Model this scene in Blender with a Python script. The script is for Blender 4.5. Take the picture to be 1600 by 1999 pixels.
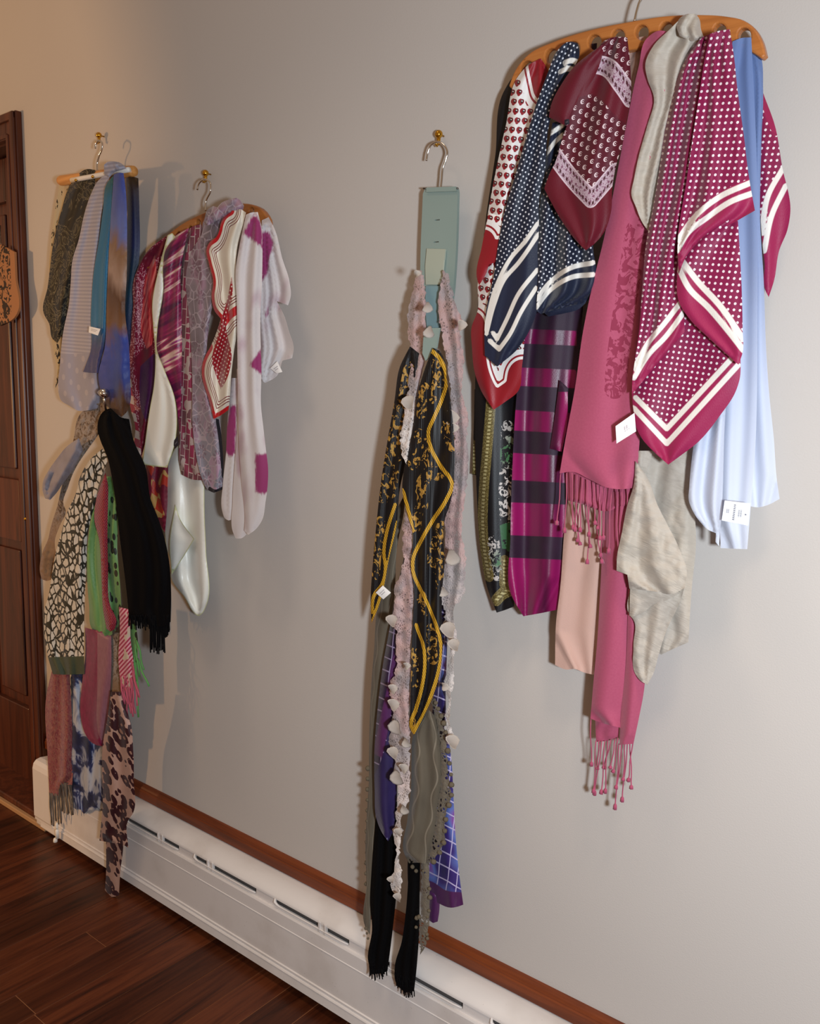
import bpy, bmesh, math, random
import numpy as np
from mathutils import Vector, Matrix, noise
from mathutils.geometry import delaunay_2d_cdt

for o in list(bpy.data.objects):
    bpy.data.objects.remove(o)
SC = bpy.context.scene
COL = SC.collection
random.seed(7)

# ------------------------------------------------------------------ camera
# world: the scarf wall is the plane y = 0, x runs along it, z is up, floor z = 0
F_PX, PCX, PCY = 1668.046, 800.0, 999.5
RX = np.array((0.77852183, 0.09647871, -0.62015773))
RY = np.array((0.62739739, -0.09346536, 0.77306969))
RZ = np.array((0.0166215, -0.99093697, -0.13329531))
ROT = np.stack([RX, RY, RZ])
CAM = np.array((0.0, -1.208, 1.25))
cam_d = bpy.data.cameras.new('camera')
cam = bpy.data.objects.new('camera', cam_d)
COL.objects.link(cam)
cam_d.sensor_fit = 'VERTICAL'
cam_d.sensor_height = 36.0
cam_d.sensor_width = 36.0
cam_d.lens = F_PX / 1999.0 * 36.0
cam_d.clip_start = 0.02
right, down, fwd = ROT @ np.array((1, 0, 0)), ROT @ np.array((0, 1, 0)), ROT @ np.array((0, 0, 1))
m = Matrix.Identity(4)
for i in range(3):
    m[i][0], m[i][1], m[i][2], m[i][3] = right[i], -down[i], -fwd[i], CAM[i]
cam.matrix_world = m
SC.camera = cam

# ------------------------------------------------------------------ light
def lin(h):
    h = h.lstrip('#')
    c = [int(h[i:i + 2], 16) / 255 for i in (0, 2, 4)]
    return tuple(x / 12.92 if x <= 0.04045 else ((x + 0.055) / 1.055) ** 2.4 for x in c)

world = bpy.data.worlds.new('room_ambience')
SC.world = world
world.use_nodes = True
bg = world.node_tree.nodes['Background']
bg.inputs[0].default_value = (1.0, 0.66, 0.42, 1)
bg.inputs[1].default_value = 0.30

def area(name, loc, target, size, power, color, sy=None):
    l = bpy.data.lights.new(name, 'AREA')
    l.size = size
    if sy:
        l.shape = 'RECTANGLE'; l.size_y = sy
    l.energy = power; l.color = color
    o = bpy.data.objects.new(name, l); COL.objects.link(o)
    o.location = loc
    o.rotation_euler = (Vector(target) - Vector(loc)).to_track_quat('-Z', 'Y').to_euler()
    return o
fl_ = bpy.data.lights.new('camera_flash', 'POINT')
fl_.energy = 92; fl_.color = (0.80, 0.905, 1.0); fl_.shadow_soft_size = 0.05
flo = bpy.data.objects.new('camera_flash', fl_); COL.objects.link(flo)
flo.location = (0.30, -1.20, 1.20)
def downlight(x, power):
    l = bpy.data.lights.new('ceiling_downlight', 'SPOT')
    l.energy = power; l.color = (1.0, 0.80, 0.62); l.shadow_soft_size = 0.16
    l.spot_size = math.radians(96); l.spot_blend = 0.7
    o = bpy.data.objects.new('ceiling_downlight', l); COL.objects.link(o)
    o.location = (x, -0.80, 2.55)
downlight(0.05, 40)
downlight(-1.05, 20)
downlight(-2.15, 14)
hl = bpy.data.lights.new('hall_lamp', 'SPOT')
hl.energy = 370; hl.color = (1.0, 0.56, 0.24); hl.shadow_soft_size = 0.16
hl.spot_size = math.radians(70.4); hl.spot_blend = 0.03
hlo = bpy.data.objects.new('hall_lamp', hl); COL.objects.link(hlo)
hlo.location = (-4.6, -4.2, 1.3)
hlo.rotation_euler = (Vector((-4.6, 0, 1.2)) - Vector(hlo.location)).to_track_quat('-Z', 'Y').to_euler()
SC.view_settings.view_transform = 'Standard'
SC.view_settings.look = 'None'
SC.view_settings.exposure = 0.0
SC.view_settings.gamma = 1.0
SC.view_settings.use_curve_mapping = False

# ------------------------------------------------------------------ helpers
def W(px, py, d):
    """point at distance d in front of the wall, seen at photograph pixel (px, py); vectorised"""
    px = np.asarray(px, float); py = np.asarray(py, float); d = np.asarray(d, float)
    v = np.stack([px - PCX, py - PCY, np.full(px.shape, F_PX)], -1)
    r = v @ ROT.T
    t = (-CAM[1] - d) / r[..., 1]
    return CAM + t[..., None] * r

def Wp(p, d):
    return Vector(W(p[0], p[1], d))

def tag(o, label=None, cat=None, group=None, kind=None):
    if label: o['label'] = label
    if cat: o['category'] = cat
    if group: o['group'] = group
    if kind: o['kind'] = kind
    return o

def thing(name, loc, label, cat, group=None):
    o = bpy.data.objects.new(name, None)
    o.empty_display_size = 0.02
    COL.objects.link(o)
    o.location = loc
    return tag(o, label, cat, group)

def adopt(o, parent):
    if parent is not None:
        o.parent = parent
        base = Vector(parent.location)
        up = parent.parent
        while up is not None:
            base = base + Vector(up.location); up = up.parent
        o.location = Vector(o.location) - base
    return o

def new_obj(name, me, material, parent=None):
    o = bpy.data.objects.new(name, me)
    COL.objects.link(o)
    if material is not None and not me.materials:
        me.materials.append(material)
    return adopt(o, parent)

def mesh_np(name, V, T, smooth=True):
    me = bpy.data.meshes.new(name)
    me.from_pydata([tuple(v) for v in V], [], [tuple(t) for t in T])
    me.update()
    if smooth:
        me.polygons.foreach_set('use_smooth', [True] * len(me.polygons))
    return me

def bm_obj(name, bm, material, parent=None, smooth=False):
    bmesh.ops.recalc_face_normals(bm, faces=bm.faces[:])
    me = bpy.data.meshes.new(name)
    bm.to_mesh(me); bm.free()
    if smooth:
        me.polygons.foreach_set('use_smooth', [True] * len(me.polygons))
    return new_obj(name, me, material, parent)

def add_box(bm, x0, x1, y0, y1, z0, z1, bev=0.0):
    r = bmesh.ops.create_cube(bm, size=1)
    vs = r['verts']
    for v in vs:
        v.co = Vector(((x0 + x1) / 2 + v.co.x * (x1 - x0), (y0 + y1) / 2 + v.co.y * (y1 - y0), (z0 + z1) / 2 + v.co.z * (z1 - z0)))
    if bev:
        es = list({e for v in vs for e in v.link_edges})
        bmesh.ops.bevel(bm, geom=es, offset=bev, segments=2, profile=0.5, affect='EDGES')

def box(name, x0, x1, y0, y1, z0, z1, material, parent=None, bev=0.0):
    bm = bmesh.new()
    add_box(bm, x0, x1, y0, y1, z0, z1, bev)
    return bm_obj(name, bm, material, parent)

def tube_bm(bm, pts, rads, seg=8, cap=True):
    pts = [Vector(p) for p in pts]
    if not hasattr(rads, '__len__'):
        rads = [rads] * len(pts)
    rings = []
    up = Vector((0.31, 0.9, 0.27)).normalized()
    for i, p in enumerate(pts):
        a = pts[max(i - 1, 0)]; b = pts[min(i + 1, len(pts) - 1)]
        t = (b - a).normalized()
        s = t.cross(up)
        if s.length < 1e-4: s = t.cross(Vector((1, 0, 0)))
        s.normalize(); n = s.cross(t)
        rings.append([bm.verts.new(p + rads[i] * (math.cos(2 * math.pi * k / seg) * s + math.sin(2 * math.pi * k / seg) * n)) for k in range(seg)])
    for a, b in zip(rings, rings[1:]):
        for k in range(seg):
            bm.faces.new((a[k], a[(k + 1) % seg], b[(k + 1) % seg], b[k]))
    if cap:
        bm.faces.new(rings[0][::-1]); bm.faces.new(rings[-1])

def tube(name, pts, rads, material, parent=None, seg=8, kind=None):
    bm = bmesh.new()
    tube_bm(bm, pts, rads, seg)
    o = bm_obj(name, bm, material, parent, True)
    return tag(o, kind=kind)

def spline(P, step, closed=True, corner=42):
    """resample a polyline with rounded bends; sharp bends stay corners"""
    P = [np.array(p[:2], float) for p in P]
    n = len(P); out = []
    def nxt(i): return P[(i + 1) % n] if closed else P[min(i + 1, n - 1)]
    def prv(i): return P[(i - 1) % n] if closed else P[max(i - 1, 0)]
    tang, corn = [], []
    for i in range(n):
        a, b = P[i] - prv(i), nxt(i) - P[i]
        la, lb = np.linalg.norm(a), np.linalg.norm(b)
        if la < 1e-6 or lb < 1e-6:
            corn.append(True); tang.append(None); continue
        ang = math.degrees(math.acos(max(-1, min(1, float(a @ b) / la / lb))))
        corn.append(ang > corner)
        t = a / la * lb + b / lb * la
        tang.append(t / (np.linalg.norm(t) + 1e-9))
    for i in range(n if closed else n - 1):
        p, q = P[i], nxt(i); L = np.linalg.norm(q - p)
        if L < 1e-6: continue
        j = (i + 1) % n
        m0 = (q - p) if corn[i] else tang[i] * L
        m1 = (q - p) if corn[j] else tang[j] * L
        k = max(1, int(round(L / step)))
        for s in range(k):
            t = s / k
            out.append((2 * t**3 - 3 * t**2 + 1) * p + (t**3 - 2 * t**2 + t) * m0 + (-2 * t**3 + 3 * t**2) * q + (t**3 - t**2) * m1)
    if not closed: out.append(P[-1])
    return np.array(out)

def inside(pts, poly):
    x, y = pts[:, 0][:, None], pts[:, 1][:, None]
    x0, y0 = poly[:, 0][None], poly[:, 1][None]
    x1, y1 = np.roll(poly[:, 0], -1)[None], np.roll(poly[:, 1], -1)[None]
    c = (y0 > y) != (y1 > y)
    xi = x0 + (y - y0) / np.where(y1 == y0, 1e-9, y1 - y0) * (x1 - x0)
    return (np.sum(c & (x < xi), axis=1) % 2) == 1

def dist(pts, line):
    a, b = line[:-1], line[1:]
    best = np.full(len(pts), 1e9)
    for p, q in zip(a, b):
        d = q - p; L = d @ d
        t = np.clip(((pts - p) @ d) / (L + 1e-12), 0, 1)
        best = np.minimum(best, np.linalg.norm(pts - p - t[:, None] * d, axis=1))
    return best

def triangulate(poly, step, extra=None):
    """triangles filling a closed 2D outline: (points, triangles)"""
    lo, hi = poly.min(0), poly.max(0)
    gx = np.arange(lo[0], hi[0], step); gy = np.arange(lo[1], hi[1], step * 0.9)
    X, Y = np.meshgrid(gx, gy)
    X = X + (np.arange(len(gy)) % 2)[:, None] * step * 0.5
    g = np.stack([X.ravel(), Y.ravel()], 1)
    g = g[inside(g, poly)]
    if len(g):
        g = g[dist(g, np.vstack([poly, poly[:1]])) > step * 0.45]
    if extra is not None and len(extra):
        e = extra[inside(extra, poly)]
        if len(e):
            e = e[dist(e, np.vstack([poly, poly[:1]])) > step * 0.3]
        if len(g) and len(e):
            keep = np.ones(len(g), bool)
            for c in range(0, len(e), 200):
                dd = np.linalg.norm(g[:, None] - e[None, c:c + 200], axis=2).min(1)
                keep &= dd > step * 0.55
            g = np.vstack([g[keep], e])
    allp = np.vstack([poly, g]) if len(g) else poly
    vs = [Vector((float(p[0]), float(p[1]))) for p in allp]
    r = delaunay_2d_cdt(vs, [], [list(range(len(poly)))], 1, 1e-4)
    P = np.array([(v.x, v.y) for v in r[0]])
    return P, [tuple(f) for f in r[2] if len(f) == 3]

# ------------------------------------------------------------------ cloth
LINE_FIELDS = {'stripe', 'hem', 'band', 'olive', 'flower', 'damask', 'rope', 'orn', 'black'}
def panel(name, poly, d, material, parent=None, n=3, amp=0.005, ph=0.0, bulge=0.003, T=0.006, step=5.0, crump=0.0,
          lines=None, areas=None, label=None, flow=0.0, corner=42, back=True, rag=0.0):
    """one hanging fall of cloth: outline in photograph pixels, hung d metres in front of the wall (d may run
    from top to bottom), pleated n times with depth amp.  lines/areas: printed marks -> distance attributes."""
    out = spline(poly, step, True, corner)
    if rag:
        out = out + np.array([[noise.noise(Vector((p[0] * .13, p[1] * .13, 3.1))) * rag, noise.noise(Vector((p[0] * .13, p[1] * .13, 9.7))) * rag] for p in out])
    lsp = {k: [spline(l, step * 0.8, False, 60) for l in v] for k, v in (lines or {}).items()}
    asp = {k: [spline(a, step * 0.8, True, 35) for a in v] for k, v in (areas or {}).items()}
    ex = [l for v in lsp.values() for l in v] + [a for v in asp.values() for a in v]
    P, tris = triangulate(out, step, np.vstack(ex) if ex else None)
    y0, y1 = out[:, 1].min(), out[:, 1].max()
    d0, d1 = (d, d) if not hasattr(d, '__len__') else d
    v = (P[:, 1] - y0) / (y1 - y0)
    base = d0 + (d1 - d0) * v
    # width of the fall at each height
    rows = np.linspace(y0 + 0.5, y1 - 0.5, 60)
    L, R = [], []
    nx = np.roll(out, -1, 0)
    for yy in rows:
        c = (out[:, 1] > yy) != (nx[:, 1] > yy)
        xs = out[c, 0] + (yy - out[c, 1]) / (nx[c, 1] - out[c, 1]) * (nx[c, 0] - out[c, 0])
        L.append(xs.min()); R.append(xs.max())
    ker = np.ones(7) / 7
    L = np.convolve(np.pad(L, 3, 'edge'), ker, 'valid'); R = np.convolve(np.pad(R, 3, 'edge'), ker, 'valid')
    l, r = np.interp(P[:, 1], rows, L), np.interp(P[:, 1], rows, R)
    wd = np.maximum(r - l, 3)
    u = np.clip((P[:, 0] - l) / wd, -0.1, 1.1)
    sc = np.clip(wd / 40.0, 0.3, 1.0)
    sd = (hash_name(name, poly) % 97) * 0.13
    wob = 0.09 * np.sin(v * 5.1 + sd) + flow * v
    irr = np.array([noise.noise(Vector((n * 1.35 * uu + sd * 3, 0.7 * vv + sd, sd))) for uu, vv in zip(u + 0.5 * wob, v)])
    fold = 1.6 * amp * sc * (0.55 * np.sin(2 * math.pi * (n * (u + wob) * 0.8 + ph)) + 1.7 * irr)
    fold = fold + bulge * (1 - (2 * np.clip(u, 0, 1) - 1) ** 2)
    if crump:
        fold = fold + crump * np.array([noise.noise(Vector((p[0] * .035 + sd, p[1] * .028, sd))) + .6 * noise.noise(Vector((p[0] * .09, p[1] * .08 + sd, 5.0))) for p in P])
    front = W(P[:, 0], P[:, 1], np.maximum(base + fold, 0.006))
    prof = np.sqrt(np.clip(1 - (2 * np.clip(u, 0, 1) - 1) ** 2, 0, 1))
    V = front; F = list(tris)
    if back:
        backv = W(P[:, 0], P[:, 1], np.maximum(base + fold - 0.001 - T * prof, 0.004))
        k = len(V)
        V = np.vstack([front, backv])
        F += [(a + k, c + k, b + k) for a, b, c in tris]
    me = mesh_np(name, V, F)
    flat = W(P[:, 0], P[:, 1], np.full(len(P), (d0 + d1) / 2))
    uv = flat[:, [0, 2]]
    m2 = lambda pts: W(pts[:, 0], pts[:, 1], np.full(len(pts), (d0 + d1) / 2))[:, [0, 2]]
    fields = {'u': u, 'v': v, 'edge': dist(uv, m2(np.vstack([out, out[:1]])))}
    for k_, v_ in lsp.items():
        fields[k_] = np.min([dist(uv, m2(q)) for q in v_], 0)
    for k_, v_ in asp.items():
        best = np.full(len(P), -1e9)
        for q in v_:
            dd = dist(uv, m2(np.vstack([q, q[:1]])))
            best = np.maximum(best, np.where(inside(P, q), dd, -dd))
        fields[k_] = best
    for k_ in NEEDS.get(material.name, ()):
        if k_ not in fields:
            fields[k_] = np.full(len(P), 9.0 if k_ in LINE_FIELDS else -1.0)
    for k_, val in fields.items():
        a = me.attributes.new(k_, 'FLOAT', 'POINT')
        val = np.concatenate([val, val]) if back else val
        a.data.foreach_set('value', val.astype(np.float32))
    lay = me.uv_layers.new(name='UVMap')
    vi = np.empty(len(me.loops), int); me.loops.foreach_get('vertex_index', vi)
    lay.data.foreach_set('uv', uv[vi % len(P)].astype(np.float32).ravel())
    o = new_obj(name, me, material, parent)
    return tag(o, label)

def hash_name(name, poly):
    return int(sum(ord(c) for c in name) * 31 + sum(int(p[0]) * 3 + int(p[1]) for p in poly))

def slab(name, polys, d, thick, material, parent=None, step=8.0, bev=True, corner=42):
    """a flat board parallel to the wall with holes: polys[0] outline, the rest holes (pixels); front face d from wall"""
    out = spline(polys[0], step, True, corner)
    holes = [np.array(h, float) for h in polys[1:]]
    pts = [out] + holes
    idx, base = [], 0
    edges = []
    for q in pts:
        k = len(q)
        edges += [(base + i, base + (i + 1) % k) for i in range(k)]
        base += k
    allp = np.vstack(pts)
    r = delaunay_2d_cdt([Vector((float(p[0]), float(p[1]))) for p in allp], edges, [], 0, 1e-4)
    P = np.array([(v.x, v.y) for v in r[0]])
    T = []
    for f in r[2]:
        c = P[list(f)].mean(0)[None]
        if inside(c, out)[0] and not any(inside(c, h)[0] for h in holes):
            T.append(tuple(f))
    fr = W(P[:, 0], P[:, 1], np.full(len(P), d))
    bk = fr.copy(); bk[:, 1] += thick
    k = len(P)
    faces = T + [tuple(i + k for i in f[::-1]) for f in T]
    cnt = {}
    for f in T:
        for a, b in zip(f, f[1:] + f[:1]):
            cnt[(a, b)] = cnt.get((a, b), 0) + 1
    for (a, b) in list(cnt):
        if (b, a) not in cnt:
            faces.append((b, a, a + k, b + k))
    me = mesh_np(name, np.vstack([fr, bk]), faces, False)
    bm = bmesh.new(); bm.from_mesh(me)
    bmesh.ops.recalc_face_normals(bm, faces=bm.faces[:])
    if bev:
        es = [e for e in bm.edges if len(e.link_faces) == 2 and e.calc_face_angle(0) > 1.2]
        bmesh.ops.bevel(bm, geom=es, offset=min(0.0025, thick * .3), segments=2, profile=0.5, affect='EDGES', clamp_overlap=True)
    bm.to_mesh(me); bm.free()
    return new_obj(name, me, material, parent)

def circle(cx, cy, rx, ry=None, n=18):
    ry = ry or rx
    return [(cx + rx * math.cos(2 * math.pi * k / n), cy + ry * math.sin(2 * math.pi * k / n)) for k in range(n)]

def quad_tag(name, q, d, material, parent, label=None, thick=0.0006):
    """a small sewn or paper tag, slightly curled"""
    bm = bmesh.new()
    N = 5; g = {}
    for side in (0, 1):
        for i in range(N):
            for j in range(N):
                s, t = i / (N - 1), j / (N - 1)
                p = (np.array(q[0]) * (1 - s) * (1 - t) + np.array(q[1]) * s * (1 - t) + np.array(q[2]) * s * t + np.array(q[3]) * (1 - s) * t)
                g[side, i, j] = bm.verts.new(Wp(p, d + 0.0015 * math.sin(s * 3) - side * thick))
    uvl = bm.loops.layers.uv.new('UVMap')
    for side in (0, 1):
        for i in range(N - 1):
            for j in range(N - 1):
                f = bm.faces.new([g[side, i, j], g[side, i + 1, j], g[side, i + 1, j + 1], g[side, i, j + 1]])
                for lp, (a, b) in zip(f.loops, ((i, j), (i + 1, j), (i + 1, j + 1), (i, j + 1))):
                    lp[uvl].uv = (a / (N - 1), b / (N - 1))
    o = bm_obj(name, bm, material, parent, True)
    return tag(o, label)

# ------------------------------------------------------------------ materials
NEEDS = {}      # printed-mark attributes each material reads
class NB:
    """small builder for procedural node materials"""
    def __init__(s, name):
        s.m = bpy.data.materials.new(name); s.m.use_nodes = True
        s.t = s.m.node_tree; s.b = s.t.nodes['Principled BSDF']
    def put(s, node, key, val):
        i = node.inputs[key]
        if isinstance(val, bpy.types.NodeSocket): s.t.links.new(val, i); return
        if isinstance(val, str): val = lin(val)
        if i.type == 'RGBA' and len(val) == 3: val = tuple(val) + (1,)
        i.default_value = val
    def nd(s, kind, **kw):
        n = s.t.nodes.new('ShaderNode' + kind)
        for k, v in kw.items(): setattr(n, k, v)
        return n
    def A(s, name):
        NEEDS.setdefault(s.m.name, set()).add(name)
        return s.nd('Attribute', attribute_name=name).outputs['Fac']
    def uv(s, sx=1, sy=None, rot=0, off=(0, 0)):
        n = s.nd('Mapping'); u = s.nd('UVMap', uv_map='UVMap')
        src = u.outputs[0]
        if rot:                          # turn the cloth coordinates first, then stretch them
            r = s.nd('Mapping'); s.t.links.new(src, r.inputs[0])
            r.inputs['Rotation'].default_value = (0, 0, math.radians(rot)); src = r.outputs[0]
        s.t.links.new(src, n.inputs[0])
        n.inputs['Scale'].default_value = (sx, sy or sx, 1)
        n.inputs['Location'].default_value = (off[0], off[1], 0)
        return n.outputs[0]
    def obj(s, sx=1, sy=1, sz=1):
        n = s.nd('Mapping'); u = s.nd('TexCoord')
        s.t.links.new(u.outputs['Object'], n.inputs[0])
        n.inputs['Scale'].default_value = (sx, sy, sz)
        return n.outputs[0]
    def M(s, op, a, b=None, c=None):
        n = s.nd('Math', operation=op)
        s.put(n, 0, a)
        if b is not None: s.put(n, 1, b)
        if c is not None: s.put(n, 2, c)
        return n.outputs[0]
    def V(s, op, a, b=None):
        n = s.nd('VectorMath', operation=op)
        s.put(n, 0, a)
        if b is not None: s.put(n, 1, b)
        return n.outputs['Value'] if op in ('LENGTH', 'DISTANCE', 'DOT_PRODUCT') else n.outputs[0]
    def X(s, v, i):
        return s.nd_sep(v).outputs[i]
    def nd_sep(s, v):
        n = s.nd('SeparateXYZ'); s.put(n, 0, v); return n
    def mix(s, f, a, b, blend='MIX'):
        n = s.nd('Mix', data_type='RGBA', blend_type=blend)
        s.put(n, 0, f); s.put(n, 6, a); s.put(n, 7, b)
        return n.outputs[2]
    def noise(s, v, scale, detail=3, rough=0.5, dist=0.0):
        n = s.nd('TexNoise'); s.put(n, 'Vector', v); s.put(n, 'Scale', float(scale))
        s.put(n, 'Detail', float(detail)); s.put(n, 'Roughness', rough); s.put(n, 'Distortion', dist)
        return n.outputs['Fac']
    def ncol(s, v, scale, detail=2):
        n = s.nd('TexNoise'); s.put(n, 'Vector', v); s.put(n, 'Scale', float(scale)); s.put(n, 'Detail', float(detail))
        return n.outputs['Color']
    def vor(s, v, scale, feature='F1', rand=1.0, out='Distance'):
        n = s.nd('TexVoronoi', feature=feature); s.put(n, 'Vector', v); s.put(n, 'Scale', float(scale)); s.put(n, 'Randomness', rand)
        return n.outputs[out]
    def ramp(s, f, stops, interp='LINEAR'):
        n = s.nd('ValToRGB'); s.put(n, 0, f)
        r = n.color_ramp; r.interpolation = interp
        while len(r.elements) < len(stops): r.elements.new(0.5)
        for e, (p, c) in zip(r.elements, stops):
            e.position = p; c = lin(c) if isinstance(c, str) else c; e.color = tuple(c) + (1,)
        return n.outputs[0]
    def sm(s, x, a, b):
        """smoothstep: 0 below a, 1 above b"""
        n = s.nd('MapRange', interpolation_type='SMOOTHSTEP')
        s.put(n, 0, x); n.inputs[1].default_value = a; n.inputs[2].default_value = b
        return n.outputs[0]
    def lt(s, a, b): return s.M('LESS_THAN', a, b)
    def gt(s, a, b): return s.M('GREATER_THAN', a, b)
    def cell(s, spacing, rot=0, stagger=False):
        """local coordinates (-0.5..0.5) inside a regular repeat"""
        v = s.uv(1 / spacing, 1 / spacing, rot)
        if stagger:
            x, y = s.X(v, 0), s.X(v, 1)
            x = s.M('ADD', x, s.M('MULTIPLY', s.M('MODULO', s.M('FLOOR', y), 2.0), 0.5))
            c = s.nd('CombineXYZ'); s.put(c, 0, x); s.put(c, 1, y); v = c.outputs[0]
        return s.V('MULTIPLY', s.V('SUBTRACT', s.V('FRACTION', v), (0.5, 0.5, 0.0)), (1, 1, 0))
    def near(s, p, off, r):
        return s.lt(s.V('DISTANCE', p, (off[0], off[1], 0)), r)
    def done(s, color, rough=0.6, spec=0.35, sheen=0.0, alpha=None, metal=0.0, bump=None, bstr=0.2, trans=None, coat=0.0):
        s.put(s.b, 'Base Color', color); s.put(s.b, 'Roughness', rough)
        s.put(s.b, 'Specular IOR Level', spec); s.put(s.b, 'Metallic', metal)
        if sheen: s.put(s.b, 'Sheen Weight', sheen); s.put(s.b, 'Sheen Roughness', 0.4)
        if alpha is not None: s.put(s.b, 'Alpha', alpha)
        if coat: s.put(s.b, 'Coat Weight', coat); s.put(s.b, 'Coat Roughness', 0.2)
        if bump is not None:
            n = s.nd('Bump'); n.inputs['Strength'].default_value = bstr; n.inputs['Distance'].default_value = 0.002
            s.put(n, 'Height', bump); s.t.links.new(n.outputs[0], s.b.inputs['Normal'])
        if trans:
            t = s.nd('BsdfTranslucent'); s.put(t, 0, color)
            x = s.nd('MixShader'); x.inputs[0].default_value = trans
            s.t.links.new(s.b.outputs[0], x.inputs[1]); s.t.links.new(t.outputs[0], x.inputs[2])
            if alpha is not None:
                tp = s.nd('BsdfTransparent'); y = s.nd('MixShader')
                s.put(y, 0, alpha); s.b.inputs['Alpha'].default_value = 1
                for l in list(s.b.inputs['Alpha'].links): s.t.links.remove(l)
                s.t.links.new(tp.outputs[0], y.inputs[1]); s.t.links.new(x.outputs[0], y.inputs[2]); x = y
            s.t.links.new(x.outputs[0], s.t.nodes['Material Output'].inputs[0])
        return s.m

def weave(b, fine=900, crease=True):
    """woven fabric relief: thread grain and long soft creases"""
    h = b.noise(b.uv(fine, fine * 0.4), 1, 1)
    if crease:
        h = b.M('ADD', b.M('MULTIPLY', h, 0.25), b.M('MULTIPLY', b.noise(b.uv(24, 8, 8), 1, 3), 1.2))
    return h

def plain(name, color, rough=0.65, var=0.06, sheen=0.0, alpha=None, bstr=0.3, trans=None, spec=0.3, fine=900):
    b = NB(name); c = lin(color)
    k = b.noise(b.uv(30, 9), 1, 3)
    col = b.mix(k, tuple(x * (1 - var * 2) for x in c), tuple(min(1, x * (1 + var * 2)) for x in c))
    return b.done(col, rough, spec, sheen, alpha, bump=weave(b, fine), bstr=bstr, trans=trans)

MT = {}
# --- room
def m_wall():
    b = NB('painted_wall'); v = b.obj(1, 1, 1)
    c = b.mix(b.noise(v, 2.2, 4), '#bfb8b2', '#c6bfb8')
    return b.done(c, 0.75, 0.25, bump=b.noise(v, 420, 2), bstr=0.12)
def wood(name, a, c, dcol, rough, axis, coat=0.0, scale=1.0, spec=0.4):
    b = NB(name)
    s = [26 * scale] * 3; s[axis] = 2.2 * scale
    inf = b.nd('ObjectInfo').outputs['Random']
    v = b.obj(*s)
    v = b.V('ADD', v, b.ncolv(inf))
    g = b.noise(v, 1.0, 6, 0.62, 1.2)
    col = b.ramp(g, [(0.28, dcol), (0.46, a), (0.62, c), (0.8, a)])
    s2 = [160 * scale] * 3; s2[axis] = 5 * scale
    fine = b.noise(b.obj(*s2), 1.0, 3)
    col = b.mix(b.M('MULTIPLY', b.sm(fine, 0.5, 0.75), 0.45), col, dcol)
    tint = b.mix(inf, (0.66, 0.62, 0.60), (1.3, 1.22, 1.15))
    col = b.mix(1.0, col, tint, 'MULTIPLY')
    return b.done(col, rough, spec, coat=coat, bump=fine, bstr=0.06)
def ncolv(s, fac):
    c = s.nd('CombineXYZ'); s.put(c, 0, s.M('MULTIPLY', fac, 37.0)); s.put(c, 1, s.M('MULTIPLY', fac, 91.0)); s.put(c, 2, s.M('MULTIPLY', fac, 17.0))
    return c.outputs[0]
NB.ncolv = ncolv
MT['wall'] = m_wall()
MT['floor'] = wood('dark_cherry_planks', '#4a2313', '#5b2f1a', '#1c0c06', 0.36, 1, spec=0.3)
MT['gapglint'] = NB('plank_joint_glint').done('#94603e', 0.6, 0.3)  # lighter joint colour stands in for light caught on the plank bevels
MT['trimwood'] = wood('reddish_trim_wood', '#5f2d16', '#703719', '#48200d', 0.42, 0)
MT['doorwood'] = wood('dark_red_door_wood', '#4a2111', '#5c2d18', '#331407', 0.38, 2, coat=0.1)
MT['hangerwood'] = wood('honey_hanger_wood', '#a0622f', '#ad7039', '#885124', 0.34, 0, coat=0.25)
MT['dowel'] = wood('pale_dowel_wood', '#b98448', '#c89556', '#9f6c36', 0.4, 0)
def m_heater():
    b = NB('heater_enamel'); v = b.obj(1, 1, 1)
    c = b.mix(b.sm(b.noise(v, 9, 4), 0.45, 0.8), '#dcd6d2', '#cdc5bf')
    c = b.mix(b.M('MULTIPLY', b.sm(b.noise(v, 300, 2), 0.72, 0.78), 0.5), c, '#8e8478')
    return b.done(c, 0.38, 0.4)
MT['heater'] = m_heater()
MT['damper'] = NB('damper_enamel').done('#5d5754', 0.5, 0.3)
MT['dark'] = NB('dark_slot').done('#241f1d', 0.7, 0.2)
MT['chrome'] = NB('chrome').done('#d8d4cf', 0.13, 0.5, metal=1.0)
MT['brass'] = NB('brass').done('#d6a23a', 0.18, 0.5, metal=1.0)
MT['steel'] = NB('grey_steel').done('#6b655f', 0.35, 0.5, metal=1.0)
def m_teal():
    b = NB('pale_teal_plastic'); c = b.mix(b.noise(b.obj(8, 8, 8), 1, 2), '#84958d', '#92a19a')
    return b.done(c, 0.3, 0.45)
MT['teal'] = m_teal()
MT['tealpale'] = NB('cream_teal_plastic').done('#a9ae9d', 0.35, 0.4)
MT['teallow'] = NB('blue_teal_plastic').done('#809a9d', 0.3, 0.45)
MT['white'] = NB('white_plastic').done('#e9e4dc', 0.4, 0.4)
MT['threshold'] = NB('tan_threshold').done('#b08a64', 0.5, 0.3)
def m_plaque():
    b = NB('damask_plaque'); v = b.obj(1, 1, 1)
    x = b.M('ABSOLUTE', b.M('ADD', b.X(v, 0), 2.395)); z = b.X(v, 2)
    c = b.nd('CombineXYZ'); b.put(c, 0, b.M('MULTIPLY', x, 34.0)); b.put(c, 1, b.M('MULTIPLY', z, 34.0))
    n = b.noise(c.outputs[0], 1.3, 2, 0.5, 1.8)
    k = b.M('MULTIPLY', b.gt(n, 0.52), b.lt(x, 0.062))
    return b.done(b.mix(k, '#a5714a', '#22100c'), 0.5, 0.3)
MT['plaque'] = m_plaque()
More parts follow.
